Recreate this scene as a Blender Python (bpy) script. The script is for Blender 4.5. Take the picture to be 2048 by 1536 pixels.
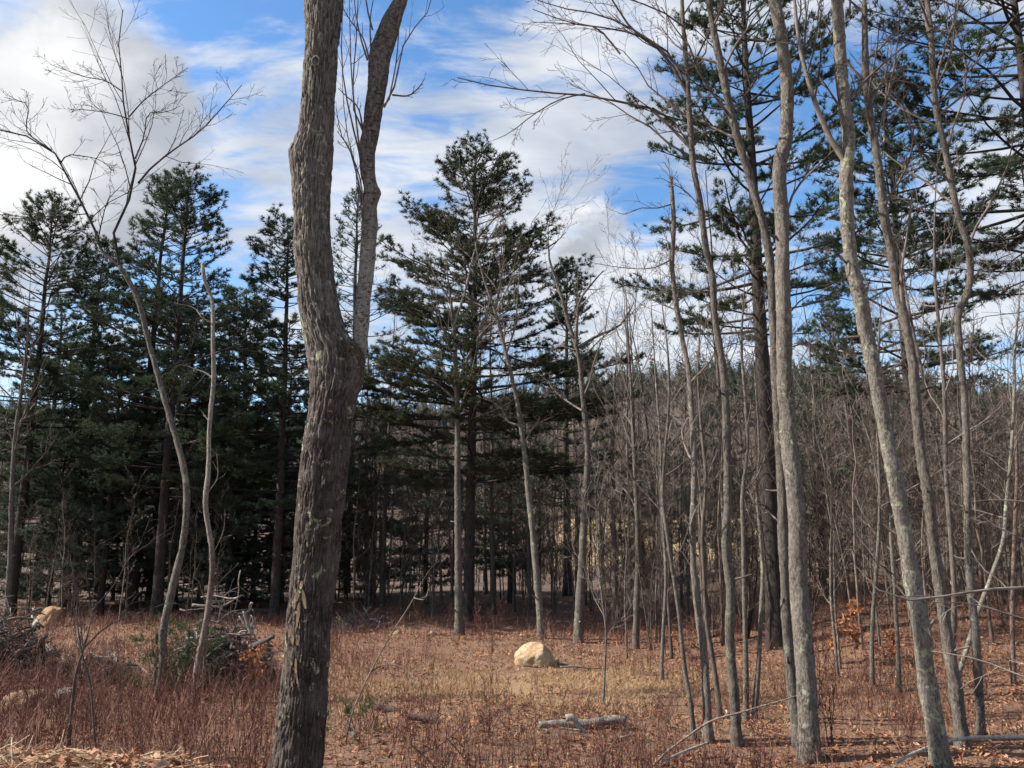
import bpy, math
import numpy as np
from mathutils import Vector

for o in list(bpy.data.objects):
    bpy.data.objects.remove(o)
SC = bpy.context.scene
COL = SC.collection
R = math.radians

# ------------------------------------------------------------------ camera
F_PX = 1607.0                      # focal length in pixels of the 2048 wide photograph
PITCH = R(10.3)
EYE = np.array((0.0, 0.0, 3.0))
cam = bpy.data.cameras.new('camera')
cam.sensor_width = 36.0
cam.lens = 36.0 * F_PX / 2048.0
cam.clip_start = 0.1
cam.clip_end = 4000
cam_o = bpy.data.objects.new('camera', cam)
COL.objects.link(cam_o)
cam_o.location = EYE
cam_o.rotation_euler = (R(90) + PITCH, 0, 0)
SC.camera = cam_o
SC.render.resolution_x, SC.render.resolution_y = 1024, 768

# ------------------------------------------------------------------ light
SUN_AZ, SUN_EL = R(-90), R(38)     # sun to the left of the camera
to_sun = Vector((math.sin(SUN_AZ) * math.cos(SUN_EL), math.cos(SUN_AZ) * math.cos(SUN_EL), math.sin(SUN_EL)))
sun = bpy.data.lights.new('sun', 'SUN')
sun.energy = 4.7
sun.angle = R(0.7)
sun.color = (1.0, 0.95, 0.87)
sun_o = bpy.data.objects.new('sun', sun)
COL.objects.link(sun_o)
sun_o.rotation_euler = to_sun.to_track_quat('Z', 'Y').to_euler()
SC.view_settings.view_transform = 'Standard'
SC.view_settings.look = 'None'
SC.view_settings.exposure = 1.15
SC.view_settings.gamma = 1.0
SC.view_settings.use_curve_mapping = False
SC.cycles.max_bounces = 5
SC.cycles.diffuse_bounces = 4
SC.cycles.adaptive_threshold = 0.02
SC.cycles.transparent_max_bounces = 4
SC.cycles.use_denoising = True


def ray(px, py):
    dx, dy = (px - 1024) / F_PX, (768 - py) / F_PX
    c, s = math.cos(PITCH), math.sin(PITCH)
    return np.array((dx, c - dy * s, s + dy * c))


def at(px, py, Y):
    d = ray(px, py)
    return EYE + d * (Y / d[1])


def size(n, py, Y):                # metres spanned by n photo pixels at distance Y
    return n / F_PX * Y / ray(1024, py)[1]


class NT:
    """small helper for node trees"""
    def __init__(self, tree):
        self.t = tree
        tree.nodes.clear()

    def n(self, kind, props=None, **ins):
        nd = self.t.nodes.new(kind)
        for k, v in (props or {}).items():
            setattr(nd, k, v)
        for k, v in ins.items():
            key = int(k[1:]) if k[0] == 'i' and k[1:].isdigit() else k.replace('_', ' ')
            sock = nd.inputs[key]
            if isinstance(v, bpy.types.NodeSocket):
                self.t.links.new(v, sock)
            else:
                sock.default_value = v
        return nd

    def math(self, op, a, b=0.0, clamp=False):
        return self.n('ShaderNodeMath', {'operation': op, 'use_clamp': clamp}, i0=a, i1=b).outputs[0]

    def ramp(self, fac, a, b, lo=0.0, hi=1.0):
        return self.n('ShaderNodeMapRange', {'interpolation_type': 'SMOOTHSTEP'}, Value=fac, i1=a, i2=b, i3=lo, i4=hi).outputs[0]

    def mix(self, fac, a, b, mode='MIX'):
        nd = self.n('ShaderNodeMix', {'data_type': 'RGBA', 'blend_type': mode})
        for i, v in ((0, fac), (6, a), (7, b)):
            if isinstance(v, bpy.types.NodeSocket):
                self.t.links.new(v, nd.inputs[i])
            else:
                nd.inputs[i].default_value = v if i == 0 else (*v[:3], 1)
        return nd.outputs[2]

    def noise(self, vec, scale, detail=4, rough=0.55, dist=0.0):
        return self.n('ShaderNodeTexNoise', None, Vector=vec, Scale=scale, Detail=detail, Roughness=rough, Distortion=dist).outputs[0]

    def vscale(self, vec, s):
        return self.n('ShaderNodeVectorMath', {'operation': 'MULTIPLY'}, i0=vec, i1=s).outputs[0]


# ------------------------------------------------------------------ sky with broken clouds
def make_world():
    w = bpy.data.worlds.new('World')
    SC.world = w
    w.use_nodes = True
    w.cycles.sampling_method = 'MANUAL'
    w.cycles.sample_map_resolution = 256
    T = NT(w.node_tree)
    sky = T.n('ShaderNodeTexSky', {'sky_type': 'NISHITA', 'sun_disc': False, 'sun_elevation': SUN_EL,
                                   'sun_rotation': SUN_AZ, 'air_density': 1.0, 'dust_density': 0.4, 'ozone_density': 2.2}).outputs[0]
    hsv = T.n('ShaderNodeHueSaturation', None, Saturation=1.2, Value=SKY_GAIN, Color=sky).outputs[0]
    d = T.n('ShaderNodeTexCoord').outputs['Generated']
    sep = T.n('ShaderNodeSeparateXYZ', None, Vector=d)
    z = T.math('MAXIMUM', sep.outputs[2], 0.0)
    zz = T.math('ADD', z, 0.22)
    u = T.math('DIVIDE', sep.outputs[0], zz)
    v = T.math('DIVIDE', sep.outputs[1], zz)
    flat = T.n('ShaderNodeCombineXYZ', None, X=u, Y=v, Z=3.7).outputs[0]
    big = T.noise(T.vscale(flat, (1.0, 0.85, 1)), 1.15, 3, 0.5, 0.3)
    fine = T.noise(T.vscale(flat, (0.75, 1.9, 1)), 3.0, 8, 0.62, 0.7)
    wisp = T.noise(T.vscale(flat, (0.7, 1.5, 1)), 9.0, 5, 0.6, 0.6)
    dens = T.math('ADD', T.math('MULTIPLY', big, 0.40), T.math('ADD', T.math('MULTIPLY', fine, 0.85), T.math('MULTIPLY', T.math('SUBTRACT', wisp, 0.41), 0.62)))
    # gaps of blue and banks of cloud seen in this sky: (pixel x, y, radius, amount)
    for px, py, rad, amt in SKY_BLOBS:
        c = Vector(ray(px, py)).normalized()
        dist = T.n('ShaderNodeVectorMath', {'operation': 'DISTANCE'}, i0=d, i1=c).outputs['Value']
        dens = T.math('ADD', dens, T.ramp(dist, 0.0, rad / F_PX, amt, 0.0))
    cover = T.ramp(dens, 0.50, 0.84)
    shade = T.noise(T.vscale(flat, (1.0, 1.6, 1)), 2.2, 5, 0.55, 0.3)
    col = T.mix(T.ramp(shade, 0.32, 0.62), (4.7, 5.2, 6.1), (8.0, 8.2, 8.5))
    out = T.mix(T.math('MULTIPLY', cover, 0.93), hsv, col)
    # the heaped cumulus high on the left
    warp = T.n('ShaderNodeTexNoise', {'noise_dimensions': '3D'}, Vector=d, Scale=9.0, Detail=7, Roughness=0.6)
    wd = T.n('ShaderNodeVectorMath', {'operation': 'MULTIPLY_ADD'}, i0=T.n('ShaderNodeVectorMath', {'operation': 'SUBTRACT'}, i0=warp.outputs['Color'], i1=(.5, .5, .5)).outputs[0], i1=(.16, .16, .16), i2=d).outputs[0]
    for px, py, rad, soft in ((165, 255, 230, 0.035), (20, 400, 220, 0.10), (1170, 490, 75, 0.03)):
        c = Vector(ray(px, py)).normalized()
        dist = T.n('ShaderNodeVectorMath', {'operation': 'DISTANCE'}, i0=wd, i1=c).outputs['Value']
        r = rad / F_PX
        m = T.ramp(dist, r - soft, r + soft * 0.25, 1.0, 0.0)
        ci = Vector(ray(px - rad * 0.35, py - rad * 0.45)).normalized()
        dl = T.n('ShaderNodeVectorMath', {'operation': 'DISTANCE'}, i0=wd, i1=ci).outputs['Value']
        dl = T.math('ADD', dl, T.math('MULTIPLY', T.math('SUBTRACT', shade, 0.5), 0.22))
        c2 = T.mix(T.ramp(dl, r * 0.25, r * 1.1), (9.2, 9.2, 9.2), (4.4, 4.7, 5.3))
        out = T.mix(m, out, c2)
    bg = T.n('ShaderNodeBackground', None, Color=out, Strength=0.051)
    o = T.n('ShaderNodeOutputWorld')
    T.t.links.new(bg.outputs[0], o.inputs[0])


SKY_GAIN = 2.05
SKY_BLOBS = [(430, 20, 220, -.20), (880, -10, 260, -.20), (1290, 405, 140, -.30), (1720, 250, 280, -.28), (1640, 590, 150, -.20),
             (330, 500, 260, -.16), (1000, 560, 560, .12), (1080, 190, 300, .08), (1950, 430, 220, .16), (1400, 720, 420, .14)]
make_world()


# ------------------------------------------------------------------ numpy noise
def hash3(i, j, k, seed):
    h = (i.astype(np.int64) * 374761393 + j.astype(np.int64) * 668265263 + k.astype(np.int64) * 1274126177 + seed * 974711) & 0xffffffff
    h = ((h ^ (h >> 13)) * 1274126177) & 0xffffffff
    h = ((h ^ (h >> 16)) * 2246822519) & 0xffffffff
    return ((h ^ (h >> 15)) & 0xffff) / 65535.0


def vnoise(p, seed=0):
    p = np.asarray(p, float)
    f = np.floor(p)
    w = p - f
    w = w * w * (3 - 2 * w)
    i, j, k = f[:, 0], f[:, 1], f[:, 2]
    r = 0
    for a in (0, 1):
        for b in (0, 1):
            for c in (0, 1):
                r = r + hash3(i + a, j + b, k + c, seed) * (w[:, 0] if a else 1 - w[:, 0]) * (w[:, 1] if b else 1 - w[:, 1]) * (w[:, 2] if c else 1 - w[:, 2])
    return r * 2 - 1


def fbm(p, octaves=3, seed=0):
    r, a = 0, 1.0
    for o in range(octaves):
        r = r + a * vnoise(np.asarray(p) * 2 ** o, seed + o)
        a *= 0.5
    return r


def sstep(x, a, b):
    t = np.clip((np.asarray(x, float) - a) / (b - a), 0, 1)
    return t * t * (3 - 2 * t)


def unit(v):
    return v / np.maximum(np.linalg.norm(v, axis=-1, keepdims=True), 1e-9)


# ------------------------------------------------------------------ mesh helpers
def mesh_np(name, verts, faces, mat, smooth=True, tint=None):
    """verts (V,3); faces: list of int arrays (M,3) or (M,4)"""
    me = bpy.data.meshes.new(name)
    verts = np.ascontiguousarray(verts, np.float32)
    me.vertices.add(len(verts))
    me.vertices.foreach_set('co', verts.ravel())
    faces = [f for f in faces if len(f)]
    loops = np.concatenate([f.ravel() for f in faces]).astype(np.int32)
    tot = np.concatenate([np.full(len(f), f.shape[1], np.int32) for f in faces])
    start = np.concatenate([[0], np.cumsum(tot)[:-1]]).astype(np.int32)
    me.loops.add(len(loops))
    me.loops.foreach_set('vertex_index', loops)
    me.polygons.add(len(tot))
    me.polygons.foreach_set('loop_start', start)
    me.polygons.foreach_set('loop_total', tot)
    me.update(calc_edges=True)
    me.polygons.foreach_set('use_smooth', np.full(len(tot), smooth))
    if tint is not None:
        a = me.attributes.new('tint', 'FLOAT', 'POINT')
        a.data.foreach_set('value', np.ascontiguousarray(tint, np.float32))
    if mat:
        me.materials.append(mat)
    return me


def link(name, data, parent=None, loc=None):
    o = bpy.data.objects.new(name, data)
    COL.objects.link(o)
    if parent is not None:
        o.parent = parent
    if loc is not None:
        o.location = loc
    return o


def tag(o, label, cat, group=None):
    o['label'] = label
    o['category'] = cat
    if group:
        o['group'] = group
    return o


def thing(name, loc, label, cat, group=None):
    return tag(link(name, None, None, loc), label, cat, group)


def copy_tree(root, loc, rz, sc, label, group=None):
    r = root.copy()
    COL.objects.link(r)
    r.location = loc
    r.rotation_euler = (0, 0, rz)
    r.scale = sc if hasattr(sc, '__len__') else (sc, sc, sc)
    r['label'] = label
    if group:
        r['group'] = group
    for ch in root.children:
        c = ch.copy()
        COL.objects.link(c)
        c.parent = r
    return r


def tubes(pts, rad, sides):
    """pts (N,P,3) rad (N,P) -> verts, quads"""
    N, P, _ = pts.shape
    tan = unit(np.gradient(pts, axis=1))
    mean = unit(pts[:, -1] - pts[:, 0])
    ref = np.where(np.abs(mean[:, 2:3]) > 0.7, np.array([[1.0, 0.13, 0]]), np.array([[0.0, 0.1, 1.0]]))[:, None, :]
    n = unit(np.cross(tan, np.broadcast_to(ref, tan.shape)))
    b = np.cross(tan, n)
    a = np.arange(sides) / sides * 2 * np.pi
    v = pts[:, :, None, :] + rad[:, :, None, None] * (n[:, :, None, :] * np.cos(a)[None, None, :, None] + b[:, :, None, :] * np.sin(a)[None, None, :, None])
    idx = np.arange(N * P * sides).reshape(N, P, sides)
    nx = np.roll(idx, -1, axis=2)
    q = np.stack([idx[:, :-1], nx[:, :-1], nx[:, 1:], idx[:, 1:]], axis=-1).reshape(-1, 4)
    return v.reshape(-1, 3), q


def merge(chunks):
    vs, fs, off = [], [], 0
    for v, f in chunks:
        for ff in (f if isinstance(f, list) else [f]):
            fs.append(ff + off)
        vs.append(v)
        off += len(v)
    return np.concatenate(vs), fs


def resample(pts, vals, n):
    pts = np.asarray(pts, float)
    vals = np.asarray(vals, float)
    s = np.concatenate([[0], np.cumsum(np.linalg.norm(np.diff(pts, axis=0), axis=1))])
    # Catmull-like smoothing through a dense cubic interpolation
    t = np.linspace(0, s[-1], n)
    m = np.gradient(pts, s, axis=0)
    i = np.clip(np.searchsorted(s, t, side='right') - 1, 0, len(s) - 2)
    h = (s[i + 1] - s[i])[:, None]
    x = ((t - s[i])[:, None]) / h
    out = (2 * x**3 - 3 * x**2 + 1) * pts[i] + (x**3 - 2 * x**2 + x) * h * m[i] + (-2 * x**3 + 3 * x**2) * pts[i + 1] + (x**3 - x**2) * h * m[i + 1]
    return out, np.interp(t, s, vals)


GOLD = 2.39996


def grow(pts, rad, k, t0, t1, ang, ratio, rng, P=5, up=0.1, wob=0.15, rr=0.6, rend=0.3, rmin=0.003, keep=0.9, droop=0.45, aj=0.25):
    N, Pp, _ = pts.shape
    t = t0 + (t1 - t0) * (np.arange(k)[None] + rng.random((N, k))) / k
    f = t * (Pp - 1)
    i = np.clip(np.floor(f).astype(int), 0, Pp - 2)
    w = (f - i)[..., None]
    n = np.arange(N)[:, None]
    base = pts[n, i] * (1 - w) + pts[n, i + 1] * w
    tan = unit(pts[n, i + 1] - pts[n, i])
    r0 = (rad[n, i] * (1 - w[..., 0]) + rad[n, i + 1] * w[..., 0]) * rr
    plen = np.linalg.norm(np.diff(pts, axis=1), axis=2).sum(1)[:, None]
    az = rng.random((N, 1)) * 6.28 + GOLD * np.arange(k)[None] + rng.normal(0, .5, (N, k))
    ref = np.where(np.abs(tan[..., 2:3]) > .8, np.array([1.0, 0, 0]), np.array([0, 0, 1.0]))
    u = unit(np.cross(tan, ref))
    v = np.cross(tan, u)
    a = ang + rng.normal(0, aj, (N, k))
    d = tan * np.cos(a)[..., None] + (u * np.cos(az)[..., None] + v * np.sin(az)[..., None]) * np.sin(a)[..., None]
    L = plen * ratio * (1 - droop * t) * (0.55 + 0.75 * rng.random((N, k)))
    M = N * k
    p = base.reshape(M, 3)
    d = d.reshape(M, 3)
    L = L.reshape(M)
    out = np.empty((M, P, 3))
    out[:, 0] = p
    for s in range(1, P):
        d = unit(d + rng.normal(0, wob, (M, 3)) + np.array([0, 0, up]))
        p = p + d * (L / (P - 1))[:, None]
        out[:, s] = p
    r = np.maximum(r0.reshape(M, 1) * np.linspace(1, rend, P)[None], rmin)
    m = rng.random(M) < keep
    return out[m], r[m]


# ------------------------------------------------------------------ terrain
def gh(x, y):
    """height of the ground"""
    x = np.atleast_1d(np.asarray(x, float))
    y = np.atleast_1d(np.asarray(y, float))
    x, y = np.broadcast_arrays(x, y)
    p = np.stack([x * 0.35, y * 0.35, np.zeros_like(x)], -1).reshape(-1, 3)
    z = 0.09 * fbm(p, 3, 5).reshape(x.shape) * sstep(y, 4, 12)
    lip = 1.25 - 0.30 * sstep(x, -3.0, -1.6)
    z = z + lip * (1 - sstep(y, 6.3, 10.2)) + 0.25 * (1 - sstep(y, 1, 6))
    z = z - 0.5 * sstep(y, 32, 60) + 1.05 * sstep(x, 4, 11.5) * sstep(y, 13, 23)
    z = z + 4.5 * sstep(y, 75, 150) + (0.0005 * np.maximum(y - 150, 0) ** 2) * 0
    return z


def gz(x, y):
    return float(gh(x, y)[0])


def ground_px(px, py):
    d = ray(px, py)
    lo = 5.0
    t = lo
    while t < 200:
        p = EYE + d * t
        if p[2] <= gz(p[0], p[1]) and p[1] > 9.5:
            return p
        t += 0.05
    return EYE + d * 200


# ------------------------------------------------------------------ materials
def mat_new(name, rough=0.85):
    m = bpy.data.materials.new(name)
    m.use_nodes = True
    T = NT(m.node_tree)
    b = T.n('ShaderNodeBsdfPrincipled', None, Roughness=rough)
    b.inputs['Specular IOR Level'].default_value = 0.25
    o = T.n('ShaderNodeOutputMaterial')
    T.t.links.new(b.outputs[0], o.inputs[0])
    return m, T, b


def bark(name, dark, light, scale=14, stretch=0.22, lichen=None, lichen_amt=0.62, low=None, low_z=(1.0, 4.0), spots=None, bump=0.8, bands=False, vary=0.75):
    m, T, b = mat_new(name, 0.92)
    co = T.n('ShaderNodeTexCoord').outputs['Object']
    inf = T.n('ShaderNodeObjectInfo')
    rnd = inf.outputs['Random']
    off = T.n('ShaderNodeVectorMath', {'operation': 'ADD'}, i0=co, i1=T.n('ShaderNodeCombineXYZ', None, X=T.math('MULTIPLY', rnd, 37.0), Y=0.0, Z=0.0).outputs[0]).outputs[0]
    st = T.vscale(off, (1, 1, stretch))
    n1 = T.noise(st, scale * 1.9, 8, 0.72, 0.5)
    n2 = T.noise(off, scale * 0.12, 4, 0.6)
    c = T.mix(T.ramp(n1, 0.38, 0.62), dark, light)
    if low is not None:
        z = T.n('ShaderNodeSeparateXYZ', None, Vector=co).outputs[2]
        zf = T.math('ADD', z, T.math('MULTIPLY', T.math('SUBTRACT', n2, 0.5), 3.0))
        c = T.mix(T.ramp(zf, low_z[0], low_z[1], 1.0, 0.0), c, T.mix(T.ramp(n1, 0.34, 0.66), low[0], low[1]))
    c = T.mix(T.ramp(n2, 0.35, 0.65, 0.0, 0.35), c, light)
    if bands:
        nb = T.noise(T.vscale(off, (1, 1, 2.2)), scale * 0.9, 4, 0.6, 0.6)
        c = T.mix(T.ramp(nb, 0.55, 0.60, 0.0, 0.85), c, (0.03, 0.026, 0.022))
    if spots is not None:
        ns = T.noise(off, scale * 3.2, 3, 0.6)
        c = T.mix(T.ramp(ns, 0.62, 0.70, 0.0, 0.75), c, spots)
    if lichen is not None:
        nl = T.noise(off, scale * 0.28, 6, 0.7, 0.8)
        c = T.mix(T.ramp(nl, lichen_amt, lichen_amt + 0.06, 0.0, 0.85), c, lichen)
    c = T.mix(T.math('MULTIPLY', rnd, vary), c, T.mix(0.55, c, dark))
    T.t.links.new(c, b.inputs['Base Color'])
    bp = T.n('ShaderNodeBump', None, Strength=bump, Distance=0.035, Height=n1)
    T.t.links.new(bp.outputs[0], b.inputs['Normal'])
    return m


def plain_bark(name, dark, light, scale=6):
    m = bpy.data.materials.new(name)
    m.use_nodes = True
    T = NT(m.node_tree)
    co = T.n('ShaderNodeTexCoord').outputs['Object']
    rnd = T.n('ShaderNodeObjectInfo').outputs['Random']
    n1 = T.noise(co, scale, 1, 0.6)
    c = T.mix(T.ramp(T.math('ADD', n1, T.math('MULTIPLY', T.math('SUBTRACT', rnd, 0.5), 0.25)), 0.3, 0.7), dark, light)
    b = T.n('ShaderNodeBsdfDiffuse', None, Color=c)
    o = T.n('ShaderNodeOutputMaterial')
    T.t.links.new(b.outputs[0], o.inputs[0])
    return m


def leafy(name, c1, c2, c3, scale=1.2, trans=0.28):
    """foliage, varied by place and by tree"""
    m = bpy.data.materials.new(name)
    m.use_nodes = True
    T = NT(m.node_tree)
    co = T.n('ShaderNodeTexCoord').outputs['Object']
    rnd = T.n('ShaderNodeObjectInfo').outputs['Random']
    n1 = T.noise(co, scale, 2, 0.6)
    n2 = T.noise(co, scale * 9, 1, 0.5)
    c = T.mix(T.ramp(n1, 0.35, 0.65), c1, c2)
    c = T.mix(T.ramp(n2, 0.50, 0.68, 0.0, 0.7), c, c3)
    c = T.mix(T.math('MULTIPLY', rnd, 0.4), c, c1)
    b = T.n('ShaderNodeBsdfDiffuse', None, Color=c)
    tr = T.n('ShaderNodeBsdfTranslucent', None, Color=c)
    mx = T.n('ShaderNodeMixShader', None, i0=trans)
    T.t.links.new(b.outputs[0], mx.inputs[1])
    T.t.links.new(tr.outputs[0], mx.inputs[2])
    o = T.n('ShaderNodeOutputMaterial')
    T.t.links.new(mx.outputs[0], o.inputs[0])
    return m


def tinted(name, cols, rough=0.85, trans=0.0):
    """colour picked from a list by the per-vertex attribute 'tint'"""
    m, T, b = mat_new(name, rough)
    t = T.n('ShaderNodeAttribute', {'attribute_name': 'tint'}).outputs['Fac']
    cr = T.n('ShaderNodeValToRGB', None, Fac=t)
    e = cr.color_ramp.elements
    while len(e) < len(cols):
        e.new(0.5)
    for i, c in enumerate(cols):
        e[i].position = i / (len(cols) - 1)
        e[i].color = (*c, 1)
    T.t.links.new(cr.outputs[0], b.inputs['Base Color'])
    if trans:
        tr = T.n('ShaderNodeBsdfTranslucent', None, Color=cr.outputs[0])
        mx = T.n('ShaderNodeMixShader', None, i0=trans)
        T.t.links.new(b.outputs[0], mx.inputs[1])
        T.t.links.new(tr.outputs[0], mx.inputs[2])
        T.t.links.new(mx.outputs[0], T.t.nodes['Material Output'].inputs[0])
    return m


LICHEN = (0.42, 0.46, 0.30)
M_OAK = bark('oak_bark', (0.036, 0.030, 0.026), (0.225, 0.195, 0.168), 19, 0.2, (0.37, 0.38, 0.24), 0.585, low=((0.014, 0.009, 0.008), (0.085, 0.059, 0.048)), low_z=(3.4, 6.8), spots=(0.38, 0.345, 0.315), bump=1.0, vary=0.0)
M_OAK2 = bark('pale_stem_bark', (0.035, 0.028, 0.023), (0.17, 0.145, 0.118), 14, 0.5, None, low=((0.15, 0.135, 0.115), (0.34, 0.315, 0.275)), low_z=(6.6, 8.4), spots=(0.05, 0.042, 0.035), bump=0.6, bands=True, vary=0.0)
M_GREY = bark('grey_bark', (0.034, 0.029, 0.024), (0.20, 0.172, 0.142), 24, 0.35, (0.29, 0.30, 0.22), 0.585, spots=(0.32, 0.295, 0.255))
M_PALE = bark('pale_lichen_bark', (0.045, 0.039, 0.032), (0.24, 0.21, 0.175), 22, 0.4, (0.35, 0.39, 0.24), 0.56, spots=(0.40, 0.37, 0.32))
M_DARK = bark('dark_bark', (0.05, 0.042, 0.036), (0.16, 0.13, 0.11), 14, 0.25)
M_PINE = bark('pine_bark', (0.014, 0.011, 0.010), (0.07, 0.055, 0.046), 14, 0.25)
M_TWIG = plain_bark('twig_bark', (0.075, 0.06, 0.052), (0.19, 0.16, 0.14))
M_TWIGD = plain_bark('dark_twig_bark', (0.035, 0.03, 0.028), (0.09, 0.075, 0.068))
M_TWIGP = plain_bark('pale_twig_bark', (0.12, 0.10, 0.086), (0.27, 0.235, 0.20))
M_DEAD = bark('weathered_wood', (0.07, 0.054, 0.043), (0.28, 0.23, 0.18), 12, 0.3, bump=0.5)
M_DEADW = bark('bleached_wood', (0.17, 0.15, 0.125), (0.44, 0.40, 0.35), 12, 0.3, bump=0.4)
M_RUST = bark('peeling_red_bark', (0.06, 0.035, 0.027), (0.24, 0.165, 0.13), 16, 0.5, spots=(0.42, 0.38, 0.33))
M_SNAG = bark('snag_bark', (0.10, 0.085, 0.07), (0.32, 0.285, 0.24), 16, 0.4, low=((0.05, 0.032, 0.025), (0.21, 0.15, 0.12)), low_z=(2.0, 4.5), spots=(0.40, 0.36, 0.31))
M_NEEDLE = leafy('pine_needles', (0.045, 0.068, 0.046), (0.070, 0.098, 0.058), (0.11, 0.115, 0.065), 0.9)
M_NEEDLEO = leafy('olive_pine_needles', (0.050, 0.062, 0.040), (0.078, 0.090, 0.052), (0.125, 0.115, 0.07), 0.9)
M_HEML = leafy('hemlock_needles', (0.066, 0.095, 0.074), (0.092, 0.122, 0.086), (0.108, 0.13, 0.085), 1.2, 0.4)
M_YOUNG = leafy('young_pine_needles', (0.045, 0.075, 0.035), (0.07, 0.10, 0.045), (0.10, 0.12, 0.05), 4)
M_LITTER = tinted('dry_leaf_litter', [(0.085, 0.036, 0.022), (0.20, 0.082, 0.042), (0.34, 0.15, 0.072), (0.32, 0.165, 0.095), (0.52, 0.35, 0.21)], 0.8, 0.1)
M_GRASS = tinted('dry_grass', [(0.24, 0.14, 0.075), (0.42, 0.275, 0.15), (0.56, 0.42, 0.26)], 0.8, 0.2)
M_STRAW = tinted('straw', [(0.28, 0.165, 0.09), (0.50, 0.36, 0.22), (0.68, 0.55, 0.38)], 0.7, 0.15)
M_STEM = tinted('red_brown_stems', [(0.085, 0.034, 0.027), (0.18, 0.078, 0.056), (0.29, 0.155, 0.11)], 0.8)
M_ORANGE = tinted('orange_dead_leaves', [(0.22, 0.085, 0.04), (0.38, 0.15, 0.065), (0.46, 0.24, 0.13)], 0.7, 0.25)
M_STALK = tinted('pale_stalk', [(0.50, 0.38, 0.20), (0.62, 0.5, 0.30)], 0.7)


def rock_mat(name, a, b_, c):
    m, T, b = mat_new(name, 0.9)
    co = T.n('ShaderNodeTexCoord').outputs['Object']
    n1 = T.noise(co, 3.2, 7, 0.65, 0.4)
    n2 = T.noise(co, 16, 7, 0.75)
    n3 = T.noise(T.vscale(co, (1, 1, 2.5)), 4.5, 6, 0.7, 1.2)
    col = T.mix(T.ramp(n1, 0.35, 0.65), a, b_)
    col = T.mix(T.ramp(n2, 0.48, 0.66, 0, 0.8), col, c)
    col = T.mix(T.ramp(T.math('ABSOLUTE', T.math('SUBTRACT', n3, 0.5)), 0.0, 0.03, 0.7, 0.0), col, (c[0] * .5, c[1] * .5, c[2] * .5))
    col = T.mix(T.ramp(n3, 0.6, 0.68, 0, 0.5), col, (0.40, 0.38, 0.32))
    T.t.links.new(col, b.inputs['Base Color'])
    bp = T.n('ShaderNodeBump', None, Strength=0.6, Distance=0.03, Height=n2)
    T.t.links.new(bp.outputs[0], b.inputs['Normal'])
    return m


M_ROCK = rock_mat('tan_granite', (0.34, 0.21, 0.11), (0.46, 0.35, 0.22), (0.22, 0.16, 0.10))
M_ROCKG = rock_mat('grey_granite', (0.20, 0.17, 0.14), (0.36, 0.31, 0.25), (0.14, 0.12, 0.10))
M_ROCKB = rock_mat('brown_granite', (0.30, 0.17, 0.085), (0.40, 0.25, 0.13), (0.19, 0.11, 0.065))


def ground_mat():
    m, T, b = mat_new('forest_floor', 0.95)
    co = T.n('ShaderNodeTexCoord').outputs['Object']
    n1 = T.noise(co, 0.55, 6, 0.6, 0.3)
    n2 = T.noise(co, 14, 5, 0.7)
    n3 = T.noise(co, 60, 3, 0.7)
    c = T.mix(T.ramp(n2, 0.35, 0.65), (0.075, 0.042, 0.03), (0.20, 0.11, 0.068))
    c = T.mix(T.ramp(n3, 0.45, 0.68, 0, 0.8), c, (0.30, 0.18, 0.11))
    # worn tan grass in the open patch of the clearing, pale hayfield far off
    sep = T.n('ShaderNodeSeparateXYZ', None, Vector=co)
    dx = T.math('MULTIPLY', T.math('SUBTRACT', sep.outputs[0], 0.1), 0.36)
    dy = T.math('MULTIPLY', T.math('SUBTRACT', sep.outputs[1], 16.4), 0.62)
    rr = T.math('SQRT', T.math('ADD', T.math('MULTIPLY', dx, dx), T.math('MULTIPLY', dy, dy)))
    rr = T.math('ADD', rr, T.math('MULTIPLY', T.math('SUBTRACT', n1, 0.5), 1.6))
    g = T.ramp(rr, 0.5, 1.35, 0.8, 0.0)
    c = T.mix(g, c, T.mix(T.ramp(n3, 0.4, 0.65), (0.19, 0.115, 0.06), (0.38, 0.26, 0.14)))
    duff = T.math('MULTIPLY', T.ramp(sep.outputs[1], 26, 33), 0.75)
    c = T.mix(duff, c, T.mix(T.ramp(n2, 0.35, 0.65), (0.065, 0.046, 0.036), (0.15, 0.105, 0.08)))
    hay = T.ramp(T.math('ABSOLUTE', T.math('SUBTRACT', T.math('DIVIDE', sep.outputs[0], sep.outputs[1]), 0.19)), 0.10, 0.17, 1.0, 0.0)
    far = T.math('MULTIPLY', T.ramp(sep.outputs[1], 62, 75), hay)
    c = T.mix(far, c, T.mix(T.ramp(n1, 0.4, 0.6), (0.27, 0.19, 0.10), (0.40, 0.29, 0.16)))
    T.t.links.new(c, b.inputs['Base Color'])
    bp = T.n('ShaderNodeBump', None, Strength=0.8, Distance=0.04, Height=n2)
    T.t.links.new(bp.outputs[0], b.inputs['Normal'])
    return m


# ------------------------------------------------------------------ ground and hill
def build_ground():
    xs = np.concatenate([-np.geomspace(900, 24, 26), np.linspace(-23, 23, 150), np.geomspace(24, 900, 26)])
    ys = np.concatenate([-np.geomspace(600, 5, 14), np.linspace(-4, 40, 150), np.geomspace(41, 1400, 44)])
    X, Y = np.meshgrid(xs, ys)
    Z = gh(X, Y)
    v = np.stack([X, Y, Z], -1).reshape(-1, 3)
    nx = len(xs)
    i = np.arange(len(v)).reshape(len(ys), nx)
    q = np.stack([i[:-1, :-1], i[:-1, 1:], i[1:, 1:], i[1:, :-1]], -1).reshape(-1, 4)
    o = link('ground', mesh_np('ground', v, [q], ground_mat()))
    o['kind'] = 'structure'
    return o


GROUND = build_ground()


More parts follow.
